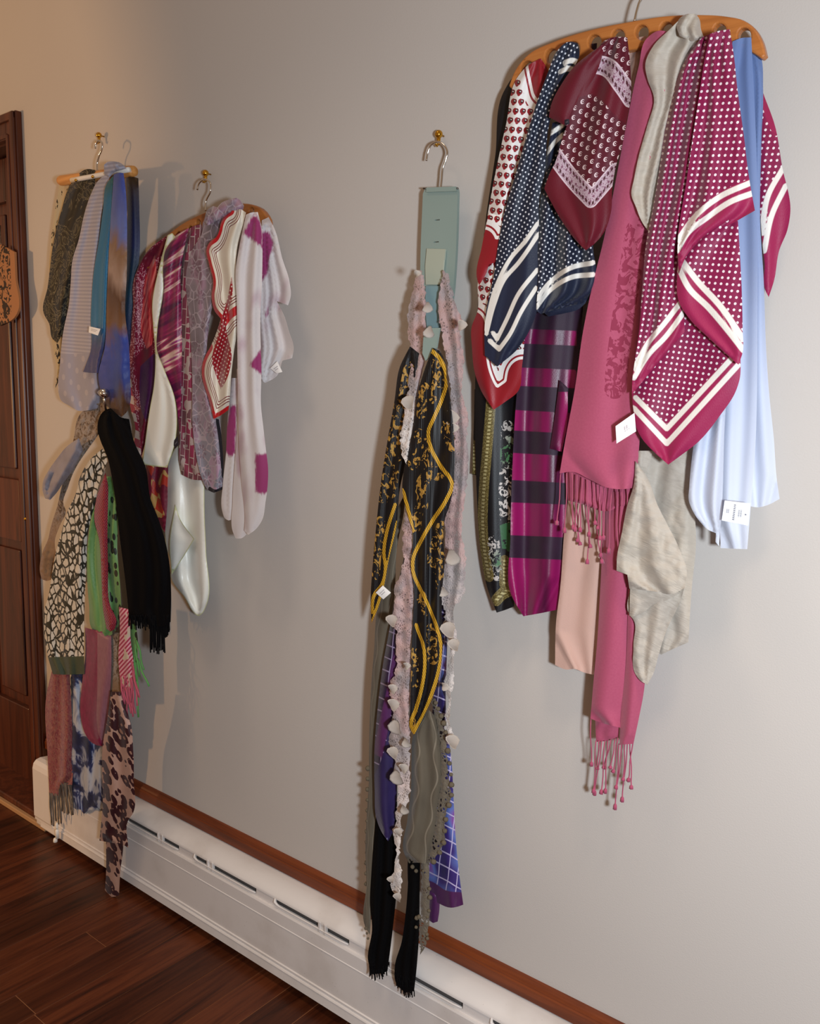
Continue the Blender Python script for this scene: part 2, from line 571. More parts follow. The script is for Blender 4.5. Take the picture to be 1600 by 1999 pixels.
def m_tag(name, lines, paper='#f3f2f0', ink='#8d8a92'):
    """woven label with blurred rows of print; lines: (v centre, half height, u0, u1, letters)"""
    b = NB(name); u = b.uv(1); x, y = b.X(u, 0), b.X(u, 1)
    k = None
    for vc, hh, u0, u1, nl in lines:
        a = b.M('MULTIPLY', b.lt(b.M('ABSOLUTE', b.M('SUBTRACT', y, vc)), hh), b.M('MULTIPLY', b.gt(x, u0), b.lt(x, u1)))
        a = b.M('MULTIPLY', a, b.gt(b.M('FRACT', b.M('MULTIPLY', x, nl / (u1 - u0))), 0.38))
        k = a if k is None else b.M('MAXIMUM', k, a)
    return b.done(b.mix(k, paper, ink), 0.6, 0.3)
MT['tag'] = m_tag('white_label', [(0.35, 0.05, 0.2, 0.8, 7), (0.55, 0.05, 0.2, 0.7, 6)])
MT['tagdark'] = m_tag('black_label', [(0.5, 0.07, 0.25, 0.75, 5)], '#24202a', '#6d6a70')
MT['tagblue'] = m_tag('brand_label', [(0.42, 0.04, 0.12, 0.9, 9), (0.68, 0.03, 0.32, 0.66, 6), (0.60, 0.03, 0.32, 0.66, 7), (0.86, 0.035, 0.44, 0.54, 1), (0.14, 0.025, 0.40, 0.60, 4), (0.2, 0.025, 0.40, 0.60, 4)], '#f2f5fb', '#7c7f8c')
MT['papertag'] = m_tag('paper_tag', [(0.45, 0.10, 0.42, 0.66, 2), (0.62, 0.03, 0.42, 0.72, 3)], '#fbfafa', '#c9bfc4')

# --- printed scarves
def stripes(b, base, fld, hw, col, soft=0.0007):
    return b.mix(b.sm(b.A(fld), hw - soft, hw + soft), col, base)

def polka(name, ground, edgecol, dot, spacing, r, rot=0, stagger=False, hw=0.0035, rough=0.55):
    b = NB(name)
    p = b.cell(spacing, rot, stagger)
    dots = b.lt(b.V('LENGTH', p), r)
    dots = b.M('MULTIPLY', dots, b.lt(b.A('plain'), 0.0))
    g = b.mix(b.sm(b.A('plain'), -0.001, 0.001), ground, edgecol)
    c = b.mix(dots, g, dot)
    c = stripes(b, c, 'stripe', hw, '#ded8d0')
    return b.done(c, rough, 0.3, 0.15, bump=weave(b), bstr=0.5)
MT['magenta'] = polka('magenta_polka_silk', '#7d1642', '#921e4a', '#dccfd2', 0.0074, 0.22, 8)
MT['navy'] = polka('navy_polka_silk', '#1b2032', '#1d2338', '#cfd0d6', 0.0066, 0.21, 33)

def m_lady():
    b = NB('red_ladybird_print')
    p = b.cell(0.0130, 12, True)
    red = b.M('MAXIMUM', b.near(p, (-.12, .04), .29), b.near(p, (.14, .0), .28))
    red = b.M('MAXIMUM', red, b.near(p, (0, -.2), .22))
    c = b.mix(red, '#e7e2de', '#8d1320')
    c = b.mix(b.near(p, (.12, .05), .19), c, '#2a1014')
    c = b.mix(b.M('MAXIMUM', b.near(p, (.08, .08), .06), b.near(p, (.18, .06), .05)), c, '#e7e2de')
    h = b.A('hem')
    c = b.mix(b.lt(h, 0.0415), c, '#e9e4e0')
    c = b.mix(b.M('MULTIPLY', b.lt(h, 0.0335), b.gt(h, 0.0305)), c, '#8f1722')
    c = b.mix(b.lt(h, 0.026), c, '#8c1420')
    return b.done(c, 0.5, 0.4, 0.1, bump=weave(b), bstr=0.3)
MT['lady'] = m_lady()

def m_paisley():
    b = NB('burgundy_bandana_print')
    p = b.cell(0.0112, 35, True)
    w = b.M('MULTIPLY', b.near(p, (0, 0), .28), b.M('SUBTRACT', 1.0, b.near(p, (.08, .05), .19)))
    w = b.M('MAXIMUM', w, b.near(p, (.05, .04), .07))
    w = b.M('MULTIPLY', w, b.lt(b.A('plain'), 0.0))
    c = b.mix(w, '#541020', '#d9c3c4')
    c = b.mix(b.sm(b.A('plain'), -0.001, 0.001), c, '#5f0f20')
    l = b.A('band')
    q = b.cell(0.0085, 35)
    lace = b.mix(b.M('MAXIMUM', b.near(q, (0, 0), .2), b.gt(b.noise(b.uv(500), 1, 1), 0.6)), '#b39aa4', '#7c4f62')
    c = b.mix(b.lt(l, 0.0115), c, lace)
    c = b.mix(b.M('MULTIPLY', b.gt(l, 0.0095), b.lt(l, 0.0115)), c, '#c9b4ba')
    c = b.mix(b.M('MULTIPLY', b.gt(l, 0.0045), b.M('MULTIPLY', b.lt(l, 0.0075), b.gt(b.X(b.V('FRACTION', b.uv(190)), 0), 0.45))), c, '#4a2028')
    return b.done(c, 0.58, 0.28, 0.15, bump=weave(b), bstr=0.5)
MT['paisley'] = m_paisley()

def m_floralblack():
    b = NB('black_floral_print')
    c = '#0e0d12'
    uv = b.uv(70, 70)
    l = b.A('olive')
    ol = b.mix(b.gt(b.noise(b.uv(420), 1, 1), 0.52), '#5c4f2a', '#837546')
    ol = b.mix(b.M('MULTIPLY', b.lt(l, 0.0028), b.gt(b.M('FRACT', b.X(b.uv(1, 165), 1)), 0.45)), ol, '#b3a878')
    c = b.mix(b.lt(l, 0.0098), c, ol)
    f = b.A('flower'); v = b.vor(uv, 1.0, 'F1', 1.0); n = b.noise(uv, 1.5, 3, 0.6, 1.0)
    k = b.M('MULTIPLY', b.lt(f, 0.012), b.gt(n, 0.54))
    fc = b.ramp(b.noise(b.uv(14), 1, 2), [(0.35, '#3f6a44'), (0.48, '#a9a29c'), (0.62, '#c5bdb8'), (0.75, '#7d6b7c')])
    c = b.mix(k, c, fc)
    g = b.A('green')
    c = b.mix(b.M('MULTIPLY', b.gt(g, 0.0), b.gt(b.noise(uv, 0.9, 2), 0.42)), c, '#2f5a38')
    return b.done(c, 0.5, 0.35, 0.0, bump=weave(b), bstr=0.3)
MT['floralblack'] = m_floralblack()

def m_plum():
    b = NB('plum_satin_bands')
    k = b.sm(b.A('satin'), -0.0008, 0.0008)
    st = b.sm(b.noise(b.uv(30, 1.6), 1, 2), 0.35, 0.65)
    sat = b.mix(st, '#4a0830', '#8c1056')
    c = b.mix(k, b.mix(b.noise(b.uv(60, 60), 1, 2), '#220e21', '#30142e'), sat)
    rough = b.M('SUBTRACT', 0.65, b.M('MULTIPLY', k, 0.25))
    return b.done(c, rough, 0.4, 0.1, bump=weave(b), bstr=0.3)
MT['plum'] = m_plum()

def m_pink():
    b = NB('rose_pashmina')
    c = b.mix(b.noise(b.uv(300, 300), 1, 2), '#a34863', '#b0546e')
    k = b.M('MULTIPLY', b.lt(b.A('damask'), 0.017), b.gt(b.noise(b.uv(75, 60), 1, 3, 0.55, 1.6), 0.5))
    c = b.mix(k, c, '#8a3049')
    return b.done(c, 0.75, 0.2, 0.35, bump=weave(b, 1500), bstr=0.25)
MT['pink'] = m_pink()
MT['pinkfringe'] = NB('rose_fringe').done('#a84b66', 0.75, 0.2, 0.3)
MT['peach'] = plain('peach_chiffon', '#cfaa9c', 0.75, 0.05, 0.2, alpha=0.96, bstr=0.5, trans=0.15)
def m_beige():
    b = NB('beige_crinkle')
    ch = b.M('ABSOLUTE', b.M('SUBTRACT', b.M('FRACT', b.X(b.uv(60, 60, 30), 0)), 0.5))
    n = b.noise(b.uv(34, 150, 14), 1, 3, 0.6, 1.2)
    c = b.mix(n, '#a69c8f', '#b7ada0')
    c = b.mix(b.M('MULTIPLY', b.gt(b.noise(b.uv(9, 4), 1, 1), 0.52), 0.5), c, '#aea499')
    return b.done(c, 0.62, 0.35, 0.2, bump=b.M('ADD', n, b.M('MULTIPLY', ch, .12)), bstr=0.55)
MT['beige'] = m_beige()
def m_blue():
    b = NB('pale_blue_chiffon')
    z = b.X(b.uv(1), 1)
    c = b.ramp(b.sm(z, 1.05, 1.72), [(0.0, '#dce1ee'), (0.25, '#cdd6ea'), (0.6, '#9aaacf'), (1.0, '#7088bb')])
    return b.done(c, 0.6, 0.3, 0.2, alpha=0.88, bump=weave(b), bstr=0.2, trans=0.2)
MT['blue'] = m_blue()

# centre hanger
def m_lace(name, a, c2, hole=0.13, scale=190, al=1.0, c3=None):
    b = NB(name)
    v = b.vor(b.uv(scale), 1.0, 'DISTANCE_TO_EDGE', 1.0)
    n = b.noise(b.uv(60), 1, 3)
    c = b.mix(n, a, c2)
    if c3: c = b.mix(b.sm(b.noise(b.uv(16, 10, 0, (1, 7)), 1, 2), 0.45, 0.62), c, c3); c = b.mix(b.sm(b.A('v'), 0.55, 0.85), c, '#cfc5bf')
    big = b.gt(b.noise(b.uv(45, 40, 0, (3, 5)), 1, 2), 0.52)
    alpha = b.M('SUBTRACT', 1.0, b.M('MULTIPLY', b.M('MULTIPLY', b.gt(v, hole), big), al))
    return b.done(c, 0.8, 0.2, 0.3, alpha=alpha, bump=b.M('ADD', v, n), bstr=0.9)
MT['pinklace'] = m_lace('pink_lace', '#a98482', '#bfa6a1', 0.16, 210, 0.6, '#9d9191')
MT['petal'] = NB('cream_petal').done('#ddd5cd', 0.7, 0.2)
MT['olivelace'] = m_lace('taupe_crochet', '#5c5347', '#746a5c', 0.17, 150, 0.95)
def m_olive():
    b = NB('taupe_burnout_voile')
    q = b.X(b.uv(1), 0); z = b.X(b.uv(1), 1)
    n = b.noise(b.uv(22, 11), 1, 3)
    c = b.mix(n, '#51493e', '#6f6657')
    ln = b.M('ABSOLUTE', b.M('SUBTRACT', b.M('ABSOLUTE', b.M('SUBTRACT', b.A('u'), 0.5)), b.M('MULTIPLY_ADD', b.M('SINE', b.M('MULTIPLY', z, 85.0)), 0.07, 0.3)))
    c = b.mix(b.lt(ln, 0.025), c, '#7f7566')
    return b.done(c, 0.75, 0.2, 0.2, alpha=0.95, bump=weave(b), bstr=0.4)
MT['olive'] = m_olive()
MT['pompom'] = NB('taupe_pompom').done('#625849', 0.9, 0.1)
def m_gold():
    b = NB('black_gold_rope_print')
    pl = b.noise(b.uv(420, 3), 1, 1)
    c = b.mix(pl, '#0b090b', '#161316')
    o = b.A('orn'); uv = b.uv(62, 46)
    k = b.M('MULTIPLY', b.lt(o, 0.011), b.gt(b.noise(uv, 1.6, 3, 0.6, 1.2), 0.55))
    oc = b.mix(b.noise(b.uv(160), 1, 2), '#7a4a12', '#c99f4a')
    c = b.mix(k, c, oc)
    r = b.A('rope')
    tw = b.M('FRACT', b.M('ADD', b.X(b.uv(240, 150), 0), b.X(b.uv(240, 150), 1)))
    rc = b.mix(b.gt(tw, 0.55), '#d2a22c', '#8a6312')
    c = b.mix(b.lt(r, 0.0036), c, rc)
    return b.done(c, 0.5, 0.35, bump=b.M('ADD', pl, b.M('MULTIPLY', b.lt(r, 0.0036), .5)), bstr=0.6)
MT['gold'] = m_gold()
def m_grid(name, lo):
    b = NB(name)
    v = b.V('ADD', b.uv(48, 40, 6), b.V('MULTIPLY', b.ncol(b.uv(9), 1), (0.7, 0.7, 0)))
    f = b.V('FRACTION', v)
    ln = b.M('MAXIMUM', b.lt(b.X(f, 0), 0.1), b.lt(b.X(f, 1), 0.1))
    cellc = b.vor(b.V('FLOOR', v), 1.0, 'F1', 0.0, 'Color')
    k = b.noise(b.uv(11, 8), 1.0, 2, 0.6)
    c = b.ramp(k, [(0.32, '#17163f'), (0.45, '#3a2a70'), (0.55, '#5f73b8'), (0.64, '#8d3f93'), (0.72, '#241f52')] if lo else [(0.3, '#1a1430'), (0.5, '#3c1a48'), (0.65, '#241c3e'), (0.8, '#4a1f5a')])
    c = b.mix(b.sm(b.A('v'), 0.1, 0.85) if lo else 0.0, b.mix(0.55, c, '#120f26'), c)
    c = b.mix(ln, c, '#b9aed0' if lo else '#8d7f9e')
    c = b.mix(b.sm(b.A('plum'), -0.001, 0.001), c, b.mix(b.noise(b.uv(50, 12), 1, 2), '#3d1a43', '#5c2a5e'))
    c = b.mix(b.sm(b.A('violet'), -0.001, 0.001), c, b.mix(b.noise(b.uv(40, 14), 1, 2), '#1d1638', '#33285c'))
    return b.done(c, 0.35, 0.5, 0.2, bump=weave(b), bstr=0.3)
MT['grid'] = m_grid('violet_grid_satin', True)
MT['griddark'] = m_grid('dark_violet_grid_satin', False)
MT['black'] = plain('black_crepe', '#060507', 0.85, 0.2, 0.0, bstr=0.4, spec=.1)
MT['blacksheer'] = plain('black_voile', '#060506', 0.85, 0.2, 0.0, bstr=0.4, spec=.1)
MT['blackfringe'] = NB('black_fringe').done('#070608', 0.8, 0.1)

# middle hanger
def m_gerbera():
    b = NB('crimson_gerbera_print')
    sp = b.vor(b.uv(230), 1, 'F1', 0.8)
    c = b.mix(b.gt(sp, 0.42), '#c48e98', '#7d1232')
    c = b.mix(b.sm(b.A('dark'), -0.001, 0.001), c, b.mix(b.noise(b.uv(26), 1, 2), '#3a0c1e', '#8a1834'))
    pet = b.noise(b.uv(150, 22, 20), 1, 2, 0.5, 0.5)
    c = b.mix(b.sm(b.A('bloom'), -0.001, 0.001), c, b.ramp(pet, [(0.3, '#7c121c'), (0.45, '#c2303a'), (0.6, '#d86a62'), (0.75, '#c88c86')]))
    c = b.mix(b.sm(b.A('purple'), -0.001, 0.001), c, b.mix(b.noise(b.uv(40, 30), 1, 2), '#2a0d33', '#5a2058'))
    chk = b.gt(b.M('FRACT', b.X(b.uv(30, 27, 12), 1)), 0.5)
    c = b.mix(b.sm(b.A('check'), -0.001, 0.001), c, b.mix(chk, '#9c1d3c', '#c9b0a4'))
    return b.done(c, 0.45, 0.45, 0.1, bump=weave(b), bstr=0.4)
MT['gerbera'] = m_gerbera()
def m_redcheck():
    b = NB('red_patchwork_print')
    n = b.nd('TexChecker'); b.put(n, 'Vector', b.uv(1, 1, 20)); b.put(n, 'Scale', 34.0)
    n.inputs['Color1'].default_value = lin('#a83020') + (1,); n.inputs['Color2'].default_value = lin('#b58a50') + (1,)
    c = b.mix(b.gt(b.noise(b.uv(20, 14), 1, 1), 0.47), n.outputs[0], b.mix(b.noise(b.uv(170, 120), 1, 2), '#4a0d1c', '#8a2038'))
    return b.done(c, 0.5, 0.4, bump=weave(b), bstr=0.3)
MT['redcheck'] = m_redcheck()
def m_satin():
    b = NB('ivory_satin')
    c = b.mix(b.sm(b.A('edge'), 0.001, 0.0035), '#c3c79a', b.mix(b.noise(b.uv(24, 7), 1, 2), '#dcdcd2', '#e9e8e2'))
    return b.done(c, 0.32, 0.5, 0.15, bump=weave(b, 1300), bstr=0.2)
MT['satin'] = m_satin()
def m_streak():
    b = NB('magenta_streak_print')
    k = b.noise(b.uv(5, 55, -18), 1, 2, 0.55, 0.3)
    c = b.ramp(k, [(0.36, '#4f0f3a'), (0.46, '#7a1646'), (0.54, '#9c2a5a'), (0.60, '#d6b7a8'), (0.68, '#8c2168')])
    return b.done(c, 0.4, 0.45, 0.1, bump=weave(b), bstr=0.3)
MT['streak'] = m_streak()
def m_brick():
    b = NB('brick_pattern_voile')
    n = b.nd('TexBrick'); b.put(n, 'Vector', b.uv(1, 1, 96)); b.put(n, 'Scale', 26.0)
    n.inputs['Mortar Size'].default_value = 0.028; n.inputs['Bias'].default_value = 0.0
    n.inputs['Brick Width'].default_value = 0.85; n.inputs['Row Height'].default_value = 0.42
    b.put(n, 'Color1', '#5d4746'); b.put(n, 'Color2', '#8a2c4a'); b.put(n, 'Mortar', '#b09a94')
    c = b.mix(b.gt(b.noise(b.uv(45, 38), 1, 1), 0.56), n.outputs[0], '#a8948e')
    return b.done(c, 0.6, 0.3, 0.1, alpha=0.96, bump=weave(b), bstr=0.3)
MT['brick'] = m_brick()
def m_giraffe():
    b = NB('mauve_giraffe_chiffon')
    v = b.vor(b.uv(42, 48), 1, 'DISTANCE_TO_EDGE', 0.9)
    k = b.noise(b.uv(18, 12), 1, 2)
    c = b.ramp(k, [(0.36, '#77696f'), (0.48, '#8a7c84'), (0.58, '#a28192'), (0.7, '#6a4c56')])
    c = b.mix(b.sm(b.A('v'), 0.55, 0.95), c, b.mix(b.gt(k, 0.47), '#a98ba0', '#868490'))
    c = b.mix(b.lt(v, 0.04), c, '#aa9ba4')
    p = b.cell(0.052, 10, True)
    ring = b.M('MULTIPLY', b.lt(b.M('ABSOLUTE', b.M('SUBTRACT', b.V('LENGTH', p), 0.2)), 0.09), b.gt(b.M('SINE', b.M('MULTIPLY', b.M('ARCTAN2', b.X(p, 0), b.X(p, 1)), 8.0)), -0.1))
    c = b.mix(b.M('MULTIPLY', ring, 0.55), c, '#6b4a5a')
    c = b.mix(b.lt(b.A('black'), 0.0055), c, '#14101a')
    return b.done(c, 0.55, 0.35, 0.2, alpha=0.95, bump=weave(b), bstr=0.3)
MT['giraffe'] = m_giraffe()
def m_cream():
    b = NB('cream_red_border_silk')
    c = b.mix(b.noise(b.uv(20, 8), 1, 2), '#cfc3b0', '#dcd4c4')
    h = b.A('hem')
    for k in (0.0165, 0.0215, 0.0265):
        c = b.mix(b.lt(b.M('ABSOLUTE', b.M('SUBTRACT', h, k)), 0.0009), c, '#6e1520')
    c = b.mix(b.lt(h, 0.0085), c, '#b3141c')
    p = b.cell(0.0085, 30)
    c = b.mix(b.sm(b.A('polka'), -0.001, 0.0005), c, b.mix(b.lt(b.V('LENGTH', p), 0.2), '#8f1420', '#d8c8b8'))
    return b.done(c, 0.38, 0.45, 0.15, bump=weave(b), bstr=0.25)
MT['cream'] = m_cream()
def m_splotch():
    b = NB('white_magenta_chiffon')
    k = b.sm(b.M('ADD', b.A('splotch'), b.M('MULTIPLY', b.M('SUBTRACT', b.noise(b.uv(260, 60), 1, 2), 0.5), 0.012)), -0.003, 0.004)
    c = b.mix(b.noise(b.uv(22, 14), 1, 3), '#ddd5d6', '#eae5e4')
    c = b.mix(b.sm(b.noise(b.uv(14, 9, 0, (2, 1)), 1, 2), 0.52, 0.7), c, '#c6aab6')
    c = b.mix(k, c, '#a23a74')
    al = b.M('SUBTRACT', 0.93, b.M('MULTIPLY', b.sm(b.A('edge'), 0.0, 0.002), 0.12))
    return b.done(c, 0.65, 0.3, 0.2, alpha=al, bump=weave(b), bstr=0.5, trans=0.15)
MT['splotch'] = m_splotch()

# left hanger
def m_birds():
    b = NB('cream_bird_print')
    k = b.M('MULTIPLY', b.lt(b.vor(b.uv(38, 26), 1, 'F1', 1.0), 0.42), b.gt(b.noise(b.uv(110, 60, 30), 1, 2), 0.5))
    return b.done(b.mix(k, '#b9a887', '#14100e'), 0.7, 0.2, 0.1, alpha=0.97, bump=weave(b), bstr=0.3)
MT['birds'] = m_birds()
def m_damask():
    b = NB('olive_black_damask')
    n = b.noise(b.uv(17, 20), 1, 3, 0.55, 2.0)
    c = b.ramp(n, [(0.38, '#080706'), (0.455, '#0f0d0b'), (0.485, '#6a614a'), (0.515, '#0e0c0a'), (0.57, '#12100c'), (0.60, '#5a523c'), (0.66, '#1a1712')])
    return b.done(c, 0.6, 0.3, 0.1, bump=weave(b), bstr=0.4)
MT['damask'] = m_damask()
def m_lav():
    b = NB('lavender_stripe_chiffon')
    z = b.X(b.uv(1, 1, 4), 1)
    st = b.M('MULTIPLY', b.gt(b.M('FRACT', b.M('MULTIPLY', z, 118.0)), 0.5), b.gt(b.A('dots'), 0.0))
    c = b.mix(st, '#a3a1b2', '#b7b4c1')
    p = b.cell(0.036, 20, True)
    c = b.mix(b.M('MULTIPLY', b.lt(b.V('LENGTH', p), 0.2), b.lt(b.A('dots'), 0.0)), c, '#b5b0bb')
    return b.done(c, 0.65, 0.3, 0.2, alpha=0.95, bump=weave(b), bstr=0.3, trans=0.15)
MT['lav'] = m_lav()
def m_teal2():
    b = NB('teal_blue_silk')
    c = b.mix(b.sm(b.A('v'), 0.72, 0.9), b.mix(b.noise(b.uv(30, 10), 1, 2), '#0b5c86', '#11729c'), b.mix(b.noise(b.uv(30, 20), 1, 2), '#232f78', '#4a4a5c'))
    c = b.mix(b.sm(b.A('v'), 0.16, 0.02), c, '#1d5c62')
    return b.done(c, 0.45, 0.4, 0.15, alpha=0.97, bump=weave(b), bstr=0.3)
MT['tealsilk'] = m_teal2()
def m_paint(name, stops):
    b = NB(name)
    n = b.M('ADD', b.A('v'), b.M('MULTIPLY', b.M('SUBTRACT', b.noise(b.uv(14, 8), 1, 3, 0.6, 0.6), 0.5), 0.32))
    return b.done(b.ramp(n, stops), 0.5, 0.4, 0.15, alpha=0.97, bump=weave(b), bstr=0.4)
MT['paintbrown'] = m_paint('blue_brown_painted_silk', [(0.05, '#3f4f9c'), (0.2, '#6272b2'), (0.28, '#8a6648'), (0.42, '#a68a7a'), (0.52, '#583620'), (0.64, '#724c30'), (0.72, '#2f4598'), (0.86, '#283a80'), (0.95, '#4e2f19')])
MT['paintdark'] = m_paint('dark_blue_painted_silk', [(0.05, '#3a2a1c'), (0.2, '#181d40'), (0.35, '#1c2352'), (0.5, '#102c42'), (0.65, '#0e384c'), (0.85, '#202452')])
def m_greylace():
    b = NB('grey_brown_crinkle_lace')
    n = b.noise(b.uv(60, 55), 1, 4, 0.65, 1.5)
    c = b.ramp(n, [(0.38, '#4f3d30'), (0.48, '#8a7664'), (0.56, '#9b928c'), (0.66, '#6d5a4a')])
    c = b.mix(b.sm(b.A('v'), 0.55, 0.8), c, b.mix(n, '#6e5540', '#95785c'))
    return b.done(c, 0.7, 0.25, 0.2, alpha=0.92, bump=n, bstr=0.8)
MT['greylace'] = m_greylace()
MT['greybow'] = plain('grey_lilac_voile', '#8f8992', 0.7, 0.1, 0.2, alpha=0.93, bstr=0.5)
def m_leaf():
    b = NB('black_white_pebble_print')
    v = b.vor(b.V('ADD', b.uv(52, 44, 20), b.V('MULTIPLY', b.ncol(b.uv(60), 1), (0.6, 0.6, 0))), 1, 'DISTANCE_TO_EDGE', 1.0)
    c = b.mix(b.sm(v, 0.09, 0.12), '#23231c', b.mix(b.noise(b.uv(60), 1, 2), '#a8a49c', '#d6d3ca'))
    c = b.mix(b.sm(b.A('green'), -0.001, 0.001), c, '#3c4433')
    return b.done(c, 0.6, 0.3, 0.1, bump=weave(b), bstr=0.35)
MT['leaf'] = m_leaf()
def m_green():
    b = NB('bright_green_silk')
    k = b.M('MULTIPLY', b.gt(b.A('u'), 0.66), b.lt(b.vor(b.uv(48, 42), 1, 'F1', 1.0), 0.36))
    c = b.mix(b.noise(b.uv(60, 12), 1, 2), '#477a40', '#749a60')
    c = b.mix(k, c, '#0d1a10')
    return b.done(c, 0.45, 0.4, 0.15, bump=weave(b), bstr=0.4)
MT['green'] = m_green()
def m_knit():
    b = NB('crimson_glitter_knit')
    v = b.vor(b.uv(190, 190, 45), 1, 'F1', 0.15)
    c = b.mix(b.lt(v, 0.42), '#5e0d1e', '#9a2236')
    c = b.mix(b.gt(b.noise(b.uv(700), 1, 1), 0.72), c, '#c67880')
    return b.done(c, 0.5, 0.4, 0.2, bump=b.M('SUBTRACT', 1.0, v), bstr=0.8)
MT['knit'] = m_knit()
def m_loop():
    b = NB('magenta_mauve_satin')
    n = b.noise(b.uv(140, 60), 1, 2)
    c = b.mix(b.sm(b.A('mauve'), -0.001, 0.001), b.mix(n, '#5a0f30', '#8a1f4c'), b.mix(n, '#7a4a56', '#93626c'))
    return b.done(c, 0.45, 0.45, 0.2, bump=weave(b), bstr=0.4)
MT['loop'] = m_loop()
def m_braid():
    b = NB('pink_braided_stripe')
    k = b.gt(b.M('FRACT', b.X(b.uv(120, 120, 50), 0)), 0.5)
    c = b.mix(k, '#a02a48', '#d49aa2')
    c = b.mix(b.gt(b.noise(b.uv(40, 24), 1, 1), 0.58), c, '#c3b09a')
    return b.done(c, 0.65, 0.3, 0.2, bump=weave(b), bstr=0.5)
MT['braid'] = m_braid()
MT['pinkred'] = NB('pink_red_fringe').done('#b8586a', 0.7, 0.2)
MT['greenfringe'] = NB('green_fringe').done('#5f9a56', 0.7, 0.2)
def m_rose():
    b = NB('dusty_rose_paisley_weave')
    n = b.noise(b.uv(120, 90), 1, 3, 0.6, 1.5)
    c = b.ramp(n, [(0.4, '#6d3138'), (0.5, '#8f4a4c'), (0.58, '#7a5444'), (0.7, '#a06468')])
    return b.done(c, 0.65, 0.3, 0.2, bump=n, bstr=0.5)
MT['rose'] = m_rose()
def m_mixf():
    b = NB('mixed_grey_fringe')
    return b.done(b.mix(b.nd('ObjectInfo').outputs['Random'], '#4a423e', '#7d6f62'), 0.7, 0.2)
MT['mixfringe'] = m_mixf()
def m_tiedye():
    b = NB('navy_white_tie_dye')
    n = b.noise(b.uv(17, 13), 1, 3, 0.55, 0.8)
    c = b.ramp(n, [(0.44, '#1b2140'), (0.5, '#2c3560'), (0.53, '#7d86a0'), (0.6, '#a7adba')])
    return b.done(c, 0.65, 0.3, 0.1, bump=weave(b), bstr=0.3)
MT['tiedye'] = m_tiedye()
def m_leopard():
    b = NB('leopard_print')
    w = b.V('ADD', b.uv(36, 52, 28), b.V('MULTIPLY', b.ncol(b.uv(70), 1), (0.4, 0.4, 0)))
    d = b.vor(w, 1, 'F1', 0.9)
    k = b.M('MULTIPLY', b.lt(d, 0.60), b.gt(b.noise(b.uv(120, 110), 1, 1), 0.25))
    c = b.mix(k, b.mix(b.noise(b.uv(30), 1, 2), '#a07a6a', '#bb988a'), '#34121a')
    c = b.mix(b.M('MULTIPLY', b.lt(d, 0.24), b.gt(b.A('u'), 0.5)), c, '#97705f')
    return b.done(c, 0.5, 0.35, 0.15, bump=weave(b), bstr=0.3)
MT['leopard'] = m_leopard()

# ------------------------------------------------------------------ the room
struct = lambda o: tag(o, kind='structure')
DX, CW = -2.314, 0.056           # door casing: right edge and width
bm = bmesh.new()
add_box(bm, DX - CW, 1.6, 0.0, 0.14, 0.0, 2.7)
add_box(bm, DX - CW - 0.84, DX - CW, 0.0, 0.14, 1.925, 2.7)
add_box(bm, -4.4, DX - CW - 0.84, 0.0, 0.14, 0.0, 2.7)
struct(bm_obj('wall_back', bm, MT['wall']))

fl = struct(box('floor', -3.6, 1.2, -2.4, 0.14, -0.05, -0.0016, MT['gapglint']))
PWD = 0.0832
row = 0
x = -3.48 - (-3.48 + 1.815) % PWD
x = -1.815 - PWD * 20
plank_cache = {}
fixed = {19: [-0.9], 21: [-0.231], 22: [-0.44, -1.3], 23: [-0.443, -1.2], 24: [-0.9]}
while x < 1.1:
    cuts = fixed.get(row) or [-(0.35 + 0.9 * random.random()), -(1.45 + 0.5 * random.random())]
    ys = [0.0] + cuts + [-2.38]
    for a, b_ in zip(ys, ys[1:]):
        L = round(abs(b_ - a), 3)
        bm = bmesh.new()
        add_box(bm, 0.0008, PWD - 0.0008, -L + 0.0008, -0.0008, -0.004, 0.0)
        es = [e for e in bm.edges if all(v.co.z > -0.001 for v in e.verts)]
        bmesh.ops.bevel(bm, geom=es, offset=0.0008, segments=1, affect='EDGES')
        o = bm_obj('plank', bm, MT['floor'])
        o.location = (x, a, random.uniform(-0.0004, 0.0))
        adopt(o, fl)
    x += PWD; row += 1

# wood trim strip along the wall above the heater
tr = bpy.data.meshes.new('trim_1')
prof = [(0.0, 0.2135), (0.010, 0.2135), (0.012, 0.216), (0.012, 0.2365), (0.0100, 0.239), (0.0100, 0.2415), (0.008, 0.246), (0.004, 0.251), (0.0, 0.2525)]
def extrude(name, prof, x0, x1, material, parent=None, smooth=False):
    bm = bmesh.new()
    a = [bm.verts.new((x0, -d, z)) for d, z in prof]; c = [bm.verts.new((x1, -d, z)) for d, z in prof]
    k = len(prof)
    for i in range(k):
        bm.faces.new((a[i], a[(i + 1) % k], c[(i + 1) % k], c[i]))
    bm.faces.new(a[::-1]); bm.faces.new(c)
    o = bm_obj(name, bm, material, parent)
    if smooth:
        me = o.data
        me.polygons.foreach_set('use_smooth', [len(p.vertices) == 4 for p in me.polygons])
        for e in me.edges: pass
    return o
struct(extrude('trim_1', prof, -2.31, 1.5, MT['trimwood']))

